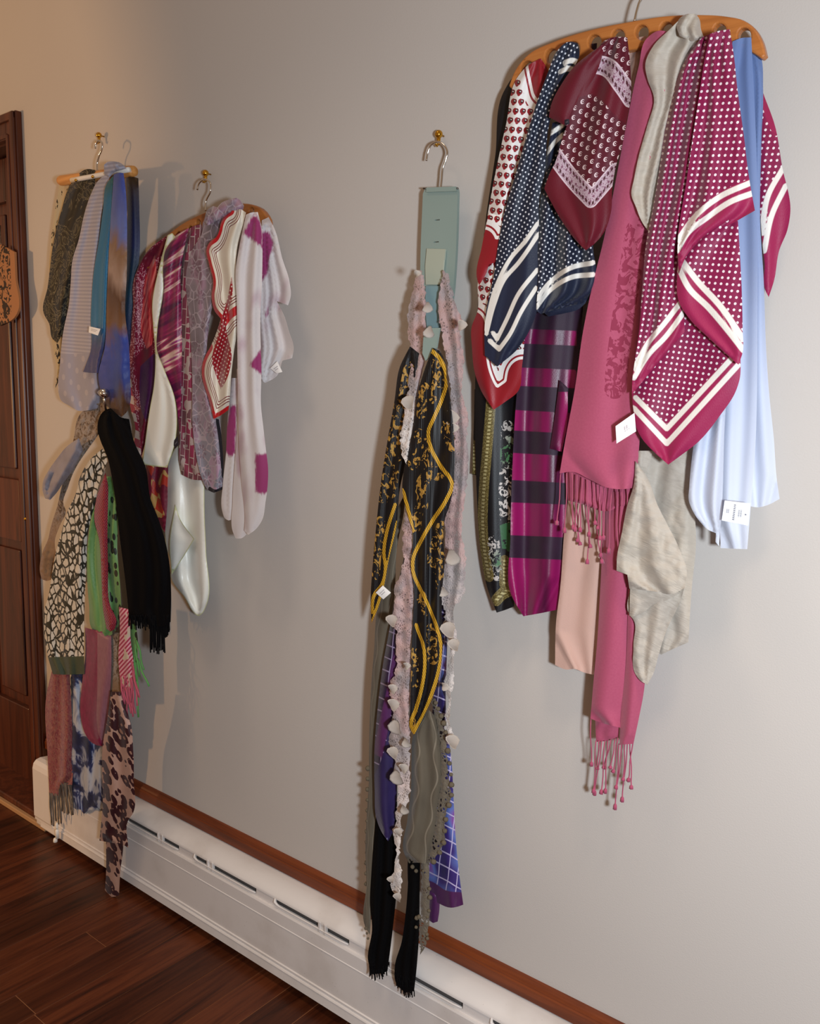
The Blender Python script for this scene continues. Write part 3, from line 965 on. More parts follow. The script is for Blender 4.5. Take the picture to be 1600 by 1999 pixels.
# baseboard heater: long steel cover with a rounded hood, damper slots and an end cap
HX0, HX1 = -2.235, 1.4
ht = thing('baseboard_heater', (-0.9, -0.03, 0.0), 'long white enamelled baseboard heater under the wooden trim strip', 'heater')
hood = [(0.001, 0.160), (0.001, 0.2125), (0.015, 0.2125), (0.028, 0.2112), (0.040, 0.2085), (0.050, 0.2045), (0.0575, 0.1995), (0.0622, 0.1940), (0.0630, 0.1905), (0.0605, 0.1895), (0.056, 0.194), (0.040, 0.196), (0.036, 0.186)]
arc = spline([(q[0] * 1000, q[1] * 1000) for q in hood[2:9]], 1.2, False, 80) / 1000
extrude('hood', hood[:2] + [tuple(q) for q in arc] + hood[9:], HX0, HX1, MT['heater'], ht)
# slotted band below the hood (real openings)
def band_with_slots():
    bm = bmesh.new()
    z0, z1, d0, d1 = 0.166, 0.1935, 0.056, 0.0615
    slots = [(-1.818 + 0.274 * k, -1.603 + 0.274 * k) for k in range(-1, 11)]
    xs = HX0
    def quadbox(xa, xb, za, zb):
        add_box(bm, xa, xb, -d1, -d0, za, zb)
    for a, b_ in slots:
        if a > xs: quadbox(xs, a, z0, z1)
        quadbox(a, b_, z0, z0 + 0.0105); quadbox(a, b_, z1 - 0.002, z1)
        xs = b_
    quadbox(xs, HX1, z0, z1)
    return bm
band = bm_obj('slotted_band', band_with_slots(), MT['heater'], ht)
bm = bmesh.new(); add_box(bm, HX0, HX1, -0.0525, -0.050, 0.168, 0.1845)
bm_obj('damper_blade', bm, MT['damper'], ht)
for k in range(-1, 11):
    a, b_ = -1.818 + 0.274 * k, -1.603 + 0.274 * k
    # rolled lip along the lower edge of each opening, curling up at its left end
    pts = [(b_ - 0.002, -0.0615, 0.1785)] + [(b_ - 0.02 - (b_ - a - 0.036) * i / 10, -0.0632, 0.1782) for i in range(11)] + [(a + 0.009, -0.064, 0.1805), (a + 0.003, -0.0645, 0.1845), (a + 0.002, -0.0625, 0.1915)]
    tube('slot_lip', pts, [0.0012] + [0.0022] * 11 + [0.003, 0.0036, 0.002], MT['heater'], band, 8)
    tx = (a + 0.047 if k % 2 else a + 0.131)
    bm = bmesh.new()
    add_box(bm, tx, tx + 0.006, -0.0645, -0.057, 0.173, 0.1945, 0.001)
    add_box(bm, tx + 0.016, tx + 0.022, -0.0645, -0.057, 0.173, 0.1945, 0.001)
    add_box(bm, tx + 0.005, tx + 0.017, -0.0615, -0.057, 0.174, 0.1945)
    bm_obj('damper_tab', bm, MT['heater'], band)
front = [(0.058, 0.171), (0.0665, 0.171), (0.068, 0.168), (0.068, 0.1415), (0.0692, 0.1405), (0.068, 0.1395), (0.068, 0.056), (0.0705, 0.0545), (0.0705, 0.0515), (0.0685, 0.0495), (0.0690, 0.0490), (0.072, 0.0475), (0.0735, 0.045), (0.072, 0.043), (0.0735, 0.0245), (0.071, 0.0225), (0.066, 0.026), (0.060, 0.165)]
extrude('front_panel', front, HX0, HX1, MT['heater'], ht)
bm = bmesh.new(); add_box(bm, HX0 + 0.01, HX1, -0.056, -0.006, 0.05, 0.165)
bm_obj('fin_core', bm, MT['dark'], ht)
cap = [(0.0, 0.004), (0.0, 0.207), (0.05, 0.2145), (0.063, 0.212), (0.071, 0.204), (0.0745, 0.19), (0.0755, 0.05), (0.0735, 0.045), (0.0735, 0.038), (0.069, 0.033), (0.069, 0.024), (0.058, 0.006)]
extrude('end_cap', cap, -2.265, -2.17, MT['heater'], ht)
# white valve stem standing in front of the end cap
vs = thing('valve_stem', Wp((112, 1612), 0.082), 'white plastic valve stem standing before the heater end cap', 'valve')
b0 = Wp((112, 1636), 0.083)
tube('stem', [b0 + Vector((0, 0, z)) for z in (0.0, 0.022, 0.024, 0.026)], [0.0052, 0.0052, 0.004, 0.003], MT['white'], vs, 12)
tube('cap', [b0 + Vector((0, 0, z)) for z in (0.027, 0.031, 0.040, 0.046)], [0.003, 0.0042, 0.0042, 0.001], MT['white'], vs, 12)
tube('foot', [b0 + Vector((-0.004, -0.004, z)) for z in (-0.012, -0.010, -0.004, 0.0)], [0.004, 0.006, 0.0055, 0.004], MT['white'], vs, 12)

# door in its casing at the left
dr = struct(bpy.data.objects.new('door_1', None)); COL.objects.link(dr); dr.location = (-2.8, 0, 0)
def casing(name, pts_):
    return bm_obj(name, pts_, MT['doorwood'], dr)
bm = bmesh.new()
add_box(bm, DX - CW, DX, -0.018, 0.0, 0.0, 1.985, 0.003)
add_box(bm, DX - 0.024, DX - 0.003, -0.026, -0.016, 0.0, 1.983, 0.004)
add_box(bm, DX - CW + 0.004, DX - CW + 0.016, -0.022, -0.016, 0.0, 1.93, 0.003)
casing('casing_side', bm)
bm = bmesh.new()
add_box(bm, DX - 0.95, DX - CW, -0.018, 0.0, 1.919, 1.985, 0.003)
add_box(bm, DX - 0.95, DX - 0.003, -0.0255, -0.016, 1.962, 1.983, 0.004)
add_box(bm, DX - 0.95, DX - CW + 0.01, -0.022, -0.016, 1.921, 1.933, 0.003)
casing('casing_head', bm)
bm = bmesh.new()
add_box(bm, DX - CW - 0.012, DX - CW, -0.002, 0.14, 0.0, 1.925)
add_box(bm, DX - CW - 0.84, DX - CW - 0.012, -0.002, 0.14, 1.913, 1.925)
casing('jamb', bm)
X1 = DX - CW - 0.014; X0 = X1 - 0.81
yb, yf = 0.088, 0.05
def dbox(name, x0, x1, z0, z1, y=yf, bev=0.003):
    return box(name, x0, x1, y, yb, z0, z1, MT['doorwood'], dr, bev)
SW = X1 + 2.522
dbox('stile', X1 - SW, X1, 0.012, 1.91)
dbox('stile', X0, X0 + SW, 0.012, 1.91)
for z0, z1 in ((0.012, 0.265), (0.793, 0.983), (1.79, 1.91)):
    dbox('rail', X0 + SW, X1 - SW, z0, z1)
xm = (X0 + X1) / 2
dbox('stile', xm - 0.05, xm + 0.05, 0.265, 0.793)
dbox('stile', xm - 0.05, xm + 0.05, 0.983, 1.79)
for xa, xb in ((X0 + SW, xm - 0.05), (xm + 0.05, X1 - SW)):
    for z0, z1 in ((0.265, 0.793), (0.983, 1.79)):
        bm = bmesh.new()
        add_box(bm, xa, xb, 0.066, yb, z0, z1)
        add_box(bm, xa + 0.03, xb - 0.03, 0.058, 0.068, z0 + 0.03, z1 - 0.03, 0.005)
        casing('door_panel', bm)
box('threshold', X0 - 0.02, -2.24, -0.060, -0.048, 0.0, 0.014, MT['threshold'], dr, 0.002)
box('sill', X0 - 0.02, -2.24, -0.048, 0.13, 0.0, 0.03, MT['doorwood'], dr, 0.003)
p = Wp((50, 1013), 0.019)
bm = bmesh.new(); bmesh.ops.create_uvsphere(bm, u_segments=10, v_segments=6, radius=0.005)
o = bm_obj('latch_screw', bm, MT['brass'], dr, True); o.location = p - Vector(dr.location)

# patterned plaque hanging on the door
pq = thing('hanging_plaque', Wp((2, 560), 0.03), 'tan plaque with black damask scrolls hanging on the wooden door', 'plaque')
slab('board', [[(2, 477), (28, 492), (30, 540), (33, 612), (28, 620), (0, 636), (-26, 626), (-31, 618), (-27, 540), (-24, 495)]], 0.040, 0.006, MT['plaque'], pq, 6)
tube('cord', [Wp((2, 480), 0.037), Wp((2, 470), 0.034), Wp((1, 455), 0.028), Wp((1, 440), 0.024)], 0.0012, MT['steel'], pq, 6)

# ------------------------------------------------------------------ hooks and hangers
def wall_hook(px, d, label, ball=0.0068):
    p = Vector(W(px[0], px[1], d))
    t = thing('wall_hook', (p.x, 0, p.z), label, 'hook')
    bm = bmesh.new(); bmesh.ops.create_uvsphere(bm, u_segments=16, v_segments=10, radius=ball)
    for v in bm.verts: v.co = Vector((v.co.x, v.co.y, v.co.z)) + p
    bm_obj('knob', bm, MT['brass'], t, True)
    tube('shank', [(p.x, 0.0, p.z), (p.x, -d * .5, p.z), (p.x, -d, p.z - 0.001), (p.x, -d, p.z - 0.010), (p.x, -d + 0.001, p.z - 0.016), (p.x, -d - 0.004, p.z - 0.0195), (p.x, -d - 0.009, p.z - 0.0165)], [0.0016, 0.0016, 0.004, 0.0034, 0.0024, 0.0022, 0.0016], MT['brass'], t, 10)
    return t

def arch_hanger(label, outline, holes, d, hook, hookr=0.0019):
    cx = sum(p[0] for p in outline) / len(outline); cy = sum(p[1] for p in outline) / len(outline)
    t = thing('scarf_hanger', Wp((cx, cy), d), label, 'hanger')
    slab('hanger_body', [outline] + holes, d, 0.013, MT['hangerwood'], t)
    pts = spline(hook, 3.0, False, 80)
    dd = np.linspace(d - 0.006, d - 0.004, len(pts))
    tube('hook', [Wp(p, e) for p, e in zip(pts, dd)], hookr, MT['chrome'], t, 10)
    return t

def hole_row(pts, rx, ry):
    return [circle(x_, y_, rx, ry) for x_, y_ in pts]

wall_hook((856, 262), 0.014, 'small brass ball wall hook above the pale teal hanger')
wall_hook((401, 338), 0.014, 'small brass wall hook above the pink and white scarves')
wall_hook((193, 264), 0.014, 'small brass wall hook highest at the left near the door')
wall_hook((1262, -70), 0.045, 'brass wall hook above the large scarf hanger at the right')

arch_hanger('arched honey-coloured wooden scarf hanger with a row of holes at upper right',
    [(992, 168), (1005, 136), (1031, 105), (1084, 79), (1162, 55), (1237, 40), (1294, 31), (1364, 28), (1416, 31), (1451, 39), (1473, 55), (1486, 77), (1494, 107), (1486, 115), (1471, 104), (1440, 92), (1400, 84), (1330, 82), (1250, 94), (1160, 112), (1085, 138), (1030, 160), (1005, 180)],
    hole_row([(1029, 133), (1076, 109), (1118, 95), (1160, 82), (1206, 71), (1252, 63), (1300, 57), (1350, 55), (1404, 60), (1452, 69)], 12.5, 15), 0.060,
    [(1232, -48), (1240, -68), (1258, -78), (1274, -66), (1276, -42), (1262, -18), (1248, 4), (1243, 20), (1238, 42)])
arch_hanger('arched honey-coloured wooden scarf hanger carrying the pink and white scarves',
    [(272, 520), (290, 488), (329, 456), (350, 440), (378, 424), (401, 414), (440, 402), (475, 397), (491, 399), (507, 406), (518, 419), (524, 436), (520, 447), (511, 444), (500, 434), (480, 430), (440, 438), (400, 452), (350, 476), (305, 510), (282, 532)],
    hole_row([(300, 497), (325, 475), (348, 460), (371, 449), (386, 436), (420, 423), (455, 415), (490, 413)], 5, 8), 0.055,
    [(385, 371), (389, 357), (399, 350), (409, 355), (411, 371), (402, 392), (401, 412)])

# dowel hanger at the far left
dh = thing('dowel_hanger', Wp((190, 342), 0.06), 'round wooden dowel hanger with white rod at far left', 'hanger')
pa, pb = Wp((118, 353), 0.06), Wp((261, 334), 0.06)
tube('dowel', [pa, pa.lerp(pb, 0.02), pa.lerp(pb, 0.98), pb], [0.0105, 0.012, 0.012, 0.0112], MT['dowel'], dh, 20)
qa, qb = Wp((140, 352), 0.08), Wp((252, 331), 0.08)
tube('rod', [qa.lerp(qb, k / 6) for k in range(7)], 0.0055, MT['white'], dh, 10)
for px_ in ((148, 352), (181, 345)):
    bm = bmesh.new(); bmesh.ops.create_uvsphere(bm, u_segments=8, v_segments=6, radius=0.0035)
    o = bm_obj('rivet', bm, MT['brass'], dh, True); o.location = Wp(px_, 0.086) - Vector(dh.location)
pts = spline([(186, 290), (187, 281), (192, 274), (198, 277), (199, 290), (193, 305), (190, 316), (190, 338)], 2.5, False, 80)
tube('hook', [Wp(p_, 0.052) for p_ in pts], 0.0021, MT['chrome'], dh, 10)

# pale teal cascading hanger in the centre
th = thing('teal_hanger', Wp((858, 500), 0.035), 'pale teal plastic strip hanger with chrome hook in the centre', 'hanger')
slab('plate', [[(825, 378), (828, 371), (832, 366), (889, 364), (892, 369), (893, 376), (889, 500), (885, 560), (880, 600), (862, 648), (828, 648), (821, 600), (820, 527)],
               [(848, 429), (858, 428), (858, 430), (848, 431)], [(846, 472), (856, 471), (856, 473), (846, 474)]], 0.034, 0.006, MT['teal'], th, 10, True, 3)
slab('top_ridge', [[(832, 366), (889, 364), (890, 373), (831, 375)]], 0.0375, 0.004, MT['teal'], th, 10, True, 3)
slab('loop_flap', [[(832, 485), (869, 486), (864, 540), (858, 556), (830, 556), (829, 520)]], 0.0385, 0.003, MT['tealpale'], th, 10, True, 3)
slab('lower_strip', [[(830, 558), (858, 558), (859, 600), (856, 640), (832, 640), (829, 600)]], 0.0385, 0.003, MT['teallow'], th, 10, True, 3)
slab('lower_loop', [[(829, 641), (858, 640), (852, 678), (840, 696), (830, 704), (824, 690), (826, 660)]], 0.112, 0.003, MT['teal'], th, 8, True, 3)
pts = spline([(832, 314), (835, 297), (842, 282), (855, 277), (867, 284), (873, 297), (870, 311), (864, 329), (862, 350), (860, 370)], 3, False, 80)
tube('hook', [Wp(p_, 0.028) for p_ in pts], 0.0019, MT['chrome'], th, 10)
tube('pin', [Wp((826, 368), 0.035), Wp((832, 367.5), 0.035)], 0.0014, MT['steel'], th, 6)
tube('pin', [Wp((887, 367.5), 0.035), Wp((894, 368), 0.035)], 0.0014, MT['steel'], th, 6)

# ------------------------------------------------------------------ scarves, right hanger
def S(label, p, d, name='scarf', group='scarves on the right hanger'):
    return thing(name, Wp(p, d), label, 'scarf', group)

def strands(parent, tops, bots, d, r, material, tipr=None, name='fringe_strand', wig=3.0, joined=False):
    """knotted fringe: one thin tube per strand, thicker tuft at its end"""
    bm = bmesh.new() if joined else None
    for i, (a, b_) in enumerate(zip(tops, bots)):
        n = 7
        ph = random.uniform(0, 6)
        pts = []
        for k in range(n):
            t = k / (n - 1)
            pts.append(Wp((a[0] + (b_[0] - a[0]) * t + wig * math.sin(ph + t * 5) * t * (1 - t) * 2.2, a[1] + (b_[1] - a[1]) * t), d + 0.003 * math.sin(ph * 2 + t * 4)))
        rr = [r] * n
        if tipr:
            pts = pts[:-1] + [pts[-2].lerp(pts[-1], .45), pts[-2].lerp(pts[-1], .62), pts[-1]]
            rr = [r] * (n - 1) + [r * 1.1, tipr, tipr * 1.15]
        if joined: tube_bm(bm, pts, rr, 5)
        else: tube(name, pts, rr, material, parent, 5)
    if joined:
        o = bm_obj(name, bm, material, parent, True)
        tag(o, kind='stuff')

# black floral scarf
t = S('black scarf with olive chain border and pale flowers, leftmost on the right hanger', (1000, 160), 0.045)
panel('front_fall', [(985, 175), (1004, 148), (1022, 138), (1032, 300), (1018, 760), (1010, 1000), (1003, 1184), (985, 1191), (969, 1196), (951, 1148), (938, 1076), (930, 956), (927, 812), (928, 700), (945, 450), (966, 306)], 0.035, MT['floralblack'], t, 2, 0.004,
      lines={'olive': [[(964, 700), (957, 800), (950, 884), (944, 956), (942, 1028), (946, 1080), (954, 1125)], [(968, 1172), (982, 1158), (1002, 1150)], [(985, 1095), (984, 1140)]], 'flower': [[(990, 835), (988, 900), (985, 960), (987, 1010)], [(963, 1060), (968, 1120)]]},
      areas={'green': [[(975, 1025), (1000, 1018), (1002, 1078), (980, 1075)]]})
panel('back_fall', [(926, 760), (960, 760), (955, 900), (946, 940), (930, 928), (921, 926), (923, 880)], 0.022, MT['floralblack'], t, 1, 0.002, lines={'olive': [[(924, 870), (926, 915)]]})

# plum banded scarf
t = S('plum scarf with glossy magenta satin bands hanging beside the black floral one', (1150, 95), 0.05)
sat = [[(980, a), (1125, a + s_), (1125, b_ + s_), (980, b_)] for a, b_, s_ in ((640, 669, 6), (716, 752, 6), (799, 839, 8), (883, 936, 8), (980, 1044, 6), (1088, 1215, 6))]
panel('front_fall', [(1135, 88), (1165, 84), (1150, 300), (1136, 620), (1118, 800), (1112, 908), (1104, 1040), (1088, 1190), (1055, 1197), (1021, 1203), (997, 1160), (996, 1052), (999, 932), (1011, 740), (1030, 600), (1080, 400), (1110, 200)], 0.048, MT['plum'], t, 2, 0.007, areas={'satin': sat}, ph=0.3)
panel('side_fold', [(1092, 742), (1108, 757), (1106, 830), (1096, 882), (1073, 876), (1080, 830)], 0.062, MT['plum'], t, 1, 0.003, areas={'satin': [[(1050, 765), (1130, 765), (1130, 900), (1050, 900)]]})

# white scarf with red ladybirds
t = S('white scarf with rows of red ladybirds and a dark red border', (1050, 125), 0.07)
panel('front_fall', [(1011, 149), (1031, 127), (1055, 114), (1066, 131), (1070, 162), (1060, 300), (1030, 480), (1024, 600), (1024, 650), (1018, 720), (1012, 762), (985, 785), (963, 800), (940, 765), (926, 726), (921, 680), (920, 640), (932, 606), (932, 553), (941, 481), (952, 416), (966, 341), (987, 245)], 0.066, MT['lady'], t, 2, 0.004,
      lines={'hem': [[(920, 640), (921, 680), (926, 726), (940, 765), (963, 800), (985, 785), (1012, 762), (1018, 735)], [(1061, 117), (1070, 160)]]})
panel('upper_corner', [(954, 415), (985, 425), (985, 470), (976, 500), (966, 512), (954, 516), (948, 535), (935, 557), (931, 545), (940, 482)], 0.078, MT['lady'], t, 1, 0.002,
      lines={'hem': [[(940, 482), (931, 545), (935, 557), (948, 535), (954, 516), (966, 512), (976, 500)]]})

# navy polka-dot scarf
t = S('navy blue polka dot scarf with double white border stripes', (1112, 90), 0.085)
panel('front_fall', [(1068, 144), (1088, 98), (1100, 86), (1114, 81), (1127, 85), (1131, 103), (1118, 135), (1100, 166), (1084, 200), (1071, 245), (1062, 341), (1053, 385), (1051, 459), (1049, 487), (1051, 544), (1048, 606), (1035, 641), (1011, 680), (970, 716), (946, 694), (945, 663), (948, 610), (963, 540), (974, 466), (983, 420), (1003, 350), (1022, 284), (1044, 210)], 0.086, MT['navy'], t, 2, 0.005,
      lines={'stripe': [[(1050, 435), (1024, 472), (998, 502), (967, 562), (947, 640)], [(1051, 457), (1011, 514), (985, 544), (965, 592), (949, 652)], [(1048, 527), (1011, 575), (989, 623), (970, 662), (962, 650)], [(1046, 562), (1016, 610), (994, 654), (974, 682), (955, 665)], [(1093, 140), (1110, 134), (1124, 140)], [(1102, 122), (1116, 118), (1130, 124)]]},
      areas={'plain': [[(1056, 428), (1024, 468), (998, 498), (965, 560), (940, 640), (940, 720), (1000, 720), (1060, 620)], [(1092, 130), (1110, 110), (1135, 100), (1135, 140), (1110, 160), (1088, 165)]]})
panel('right_fall', [(1078, 240), (1110, 230), (1150, 380), (1157, 479), (1157, 573), (1147, 586), (1116, 597), (1085, 604), (1055, 613), (1046, 606), (1050, 544), (1049, 459), (1055, 385), (1064, 320)], 0.076, MT['navy'], t, 3, 0.005,
      lines={'stripe': [[(1046, 601), (1072, 568), (1116, 541), (1158, 536)], [(1046, 585), (1072, 552), (1116, 522), (1158, 513)], [(1071, 262), (1090, 250), (1104, 240)], [(1066, 300), (1085, 275), (1105, 258)]]},
      areas={'plain': [[(1040, 590), (1072, 548), (1116, 518), (1165, 508), (1165, 620), (1040, 620)], [(1060, 335), (1070, 235), (1120, 225), (1112, 262), (1085, 290), (1072, 330)]]})
panel('back_hem', [(1054, 604), (1100, 590), (1140, 575), (1150, 584), (1128, 604), (1100, 612), (1070, 618)], 0.066, MT['navy'], t, 1, 0.002, areas={'plain': [[(1000, 500), (1200, 500), (1200, 700), (1000, 700)]]})

# burgundy bandana-print scarf
t = S('burgundy bandana-print scarf with a pale lace-like border ending in a point', (1200, 82), 0.1)
panel('front_fall', [(1180, 79), (1202, 72), (1224, 73), (1230, 131), (1231, 188), (1222, 240), (1215, 280), (1202, 324), (1195, 363), (1192, 415), (1180, 451), (1162, 474), (1143, 489), (1124, 470), (1106, 446), (1075, 394), (1062, 368), (1072, 340), (1084, 315), (1097, 271), (1108, 240), (1130, 180), (1160, 110)], 0.100, MT['paisley'], t, 2, 0.005, ph=.2,
      lines={'band': [[(1140, 122), (1158, 125), (1184, 131), (1211, 162), (1232, 192)], [(1070, 285), (1088, 312), (1119, 352), (1154, 389), (1200, 335)]]},
      areas={'plain': [[(1140, 132), (1158, 137), (1180, 144), (1204, 172), (1232, 204), (1226, 245), (1200, 225), (1178, 200), (1155, 183), (1130, 190), (1100, 250), (1080, 240), (1100, 160)], [(1050, 370), (1070, 300), (1090, 326), (1119, 365), (1154, 402), (1205, 346), (1200, 500), (1060, 500)]]})
panel('upper_fold', [(1168, 92), (1180, 84), (1172, 120), (1160, 150), (1140, 180), (1118, 215), (1106, 246), (1092, 240), (1071, 228), (1075, 206), (1097, 162), (1123, 127), (1150, 105)], 0.108, MT['paisley'], t, 1, 0.004, areas={'plain': [[(1000, 50), (1200, 50), (1200, 300), (1000, 300)]]})
quad_tag('care_tag', [(1101, 234), (1110, 232), (1111, 242), (1102, 245)], 0.112, MT['tagdark'], t)

# peach chiffon scarf
t = S('pale peach chiffon scarf hanging behind the rose pink pashmina', (1245, 78), 0.045)
panel('front_fall', [(1228, 76), (1262, 70), (1256, 300), (1236, 700), (1200, 1000), (1184, 1113), (1172, 1250), (1162, 1318), (1140, 1313), (1122, 1306), (1104, 1307), (1083, 1298), (1085, 1215), (1093, 1148), (1102, 1028), (1120, 900), (1150, 700), (1190, 420), (1211, 280), (1224, 150)], 0.045, MT['peach'], t, 2, 0.008, ph=.15)

# rose pashmina
t = S('rose pink fringed pashmina, the longest scarf on the right hanger', (1280, 75), 0.075)
panel('long_fall', [(1184, 960), (1244, 960), (1243, 1180), (1238, 1330), (1212, 1421), (1177, 1412), (1152, 1403), (1158, 1331), (1166, 1243), (1170, 1173), (1176, 1062)], 0.058, MT['pink'], t, 1, 0.003, bulge=.012)
panel('side_fall', [(1226, 1150), (1243, 1150), (1257, 1345), (1247, 1400), (1236, 1452), (1209, 1454), (1211, 1400), (1221, 1300)], 0.066, MT['pink'], t, 1, 0.003)
panel('under_fall', [(1161, 1395), (1210, 1400), (1207, 1440), (1180, 1447), (1163, 1448)], 0.052, MT['pink'], t, 2, 0.003)
panel('back_fall', [(1106, 915), (1240, 915), (1240, 985), (1205, 993), (1180, 998), (1142, 986), (1108, 977)], 0.066, MT['pink'], t, 2, 0.003)
panel('front_fall', [(1263, 74), (1285, 60), (1305, 62), (1318, 90), (1300, 250), (1268, 450), (1250, 700), (1248, 860), (1240, 952), (1210, 955), (1185, 952), (1150, 936), (1117, 921), (1092, 924), (1103, 859), (1121, 763), (1138, 645), (1160, 540), (1175, 480), (1189, 416), (1206, 328), (1222, 245), (1246, 131)], 0.080, MT['pink'], t, 2, 0.004, bulge=.01, lines={'damask': [[(1243, 450), (1225, 560), (1208, 680), (1200, 755)]]})
tp, bt = [], []
for k in range(9):
    x_ = 1094 + k * 10.5 + random.uniform(-2, 2); tp.append((x_, 923 + max(0, k - 2) * 4.5)); bt.append((x_ - 4 + random.uniform(-8, 8), 1018 + random.uniform(-8, 45)))
for k in range(5):
    x_ = 1184 + k * 10; tp.append((x_, 952)); bt.append((x_ + random.uniform(-8, 6), 1050 + random.uniform(-12, 52)))
strands(t, tp, bt, 0.084, 0.0009, MT['pinkfringe'], 0.003)
tp, bt = [], []
for k in range(8):
    x_ = 1114 + k * 9; tp.append((x_, 980 + k * 2)); bt.append((x_ + random.uniform(-6, 22), 1050 + random.uniform(-15, 52)))
strands(t, tp, bt, 0.068, 0.0009, MT['pinkfringe'], 0.003)
tp = [(1153, 1404), (1163, 1446), (1168, 1447), (1174, 1447), (1180, 1447), (1186, 1446), (1192, 1444), (1200, 1442), (1206, 1441), (1208, 1452), (1213, 1453), (1219, 1453), (1224, 1452), (1229, 1452), (1235, 1451)]
bt = [(1154, 1495), (1158, 1548), (1166, 1502), (1160, 1552), (1173, 1550), (1181, 1548), (1178, 1500), (1191, 1500), (1196, 1508), (1202, 1540), (1200, 1580), (1216, 1524), (1214, 1565), (1232, 1540), (1226, 1525)]
strands(t, tp, bt, 0.056, 0.0010, MT['pinkfringe'], 0.003)

# pale blue chiffon scarf
t = S('pale blue chiffon scarf with a white label near its hem, far right', (1462, 80), 0.07)
panel('back_fall', [(1462, 74), (1480, 92), (1486, 114), (1489, 175), (1485, 306), (1483, 426), (1490, 544), (1495, 684), (1501, 772), (1510, 859), (1515, 930), (1521, 974), (1500, 985), (1482, 990), (1450, 985), (1440, 700), (1445, 300)], 0.046, MT['blue'], t, 2, 0.004)
panel('front_fall', [(1429, 81), (1448, 74), (1466, 73), (1476, 300), (1478, 600), (1472, 900), (1465, 985), (1458, 1072), (1430, 1071), (1406, 1070), (1404, 1000), (1402, 800), (1405, 500)], 0.068, MT['blue'], t, 2, 0.004)
panel('left_fall', [(1395, 600), (1440, 600), (1416, 800), (1408, 1000), (1403, 1066), (1396, 1058), (1397, 1041), (1380, 1033), (1367, 1020), (1350, 994), (1344, 977), (1345, 950), (1353, 871), (1370, 780)], 0.086, MT['blue'], t, 2, 0.004)
quad_tag('care_label', [(1408, 1016), (1414, 977), (1464, 983), (1460, 1026)], 0.096, MT['tagblue'], t, 'white printed label')

# beige crinkled scarf
t = S('beige crinkled scarf looped over the top edge of the right hanger', (1340, 50), 0.09)
panel('back_fall', [(1238, 880), (1346, 880), (1352, 960), (1358, 1062), (1350, 1147), (1343, 1254), (1315, 1266), (1290, 1278), (1240, 1250), (1232, 1100)], 0.058, MT['beige'], t, 3, 0.005, crump=.003)
panel('long_fold', [(1242, 880), (1274, 880), (1258, 935), (1283, 986), (1329, 1080), (1340, 1114), (1338, 1132), (1329, 1169), (1300, 1232), (1285, 1279), (1274, 1317), (1263, 1337), (1248, 1327), (1240, 1316), (1236, 1260), (1236, 1210), (1228, 1200), (1229, 1140), (1224, 1100), (1214, 1060), (1224, 990), (1238, 948)], 0.078, MT['beige'], t, 2, 0.004, crump=.004)
panel('hem_fold', [(1240, 900), (1262, 930), (1283, 986), (1329, 1080), (1340, 1114), (1336, 1148), (1310, 1160), (1280, 1155), (1228, 1149), (1224, 1122), (1203, 1114), (1204, 1088), (1214, 1037), (1223, 990), (1236, 948)], 0.092, MT['beige'], t, 2, 0.005, crump=.004)
panel('low_corner', [(1230, 1140), (1290, 1150), (1330, 1156), (1300, 1172), (1275, 1180), (1255, 1196), (1236, 1203), (1228, 1202)], 0.087, MT['beige'], t, 1, 0.003, crump=.003)
panel('upper_fall', [(1307, 57), (1322, 42), (1345, 50), (1370, 66), (1358, 83), (1337, 120), (1322, 184), (1306, 236), (1295, 306), (1281, 372), (1266, 453), (1252, 432), (1240, 402), (1232, 381), (1237, 350), (1246, 306), (1263, 245), (1276, 192), (1263, 153), (1259, 127), (1276, 88)], 0.098, MT['beige'], t, 2, 0.005, crump=.003)
panel('top_loop', [(1320, 50), (1326, 36), (1342, 27), (1358, 27), (1365, 38), (1368, 58), (1374, 74), (1350, 80), (1326, 70)], 0.104, MT['beige'], t, 2, 0.006, bulge=.012, crump=.003)

# magenta polka-dot scarf (front)
t = S('large magenta polka dot scarf with double white stripes, in front at right', (1405, 65), 0.12)
panel('right_corner', [(1478, 150), (1490, 184), (1512, 245), (1526, 324), (1542, 416), (1536, 450), (1521, 487), (1510, 549), (1500, 580), (1493, 566), (1490, 552), (1492, 518), (1488, 480), (1484, 426), (1480, 300)], 0.036, MT['magenta'], t, 1, 0.005,
      lines={'stripe': [[(1527, 330), (1499, 381), (1486, 455)], [(1533, 363), (1506, 420), (1491, 490)]]}, areas={'plain': [[(1530, 320), (1494, 381), (1480, 460), (1485, 600), (1560, 600), (1560, 320)], [(1480, 150), (1492, 184), (1514, 245), (1518, 280), (1508, 262), (1490, 215)]]})
panel('bottom_corner', [(1330, 600), (1345, 590), (1445, 690), (1443, 741), (1436, 763), (1405, 811), (1361, 864), (1330, 888), (1304, 907), (1278, 884), (1252, 855), (1243, 838), (1237, 807), (1233, 763), (1236, 730)], 0.104, MT['magenta'], t, 2, 0.004,
      lines={'stripe': [[(1236, 796), (1301, 866), (1440, 713)], [(1240, 776), (1301, 837), (1434, 693)]]}, areas={'plain': [[(1232, 770), (1240, 768), (1301, 829), (1440, 675), (1480, 720), (1470, 800), (1320, 970), (1215, 860)]]})
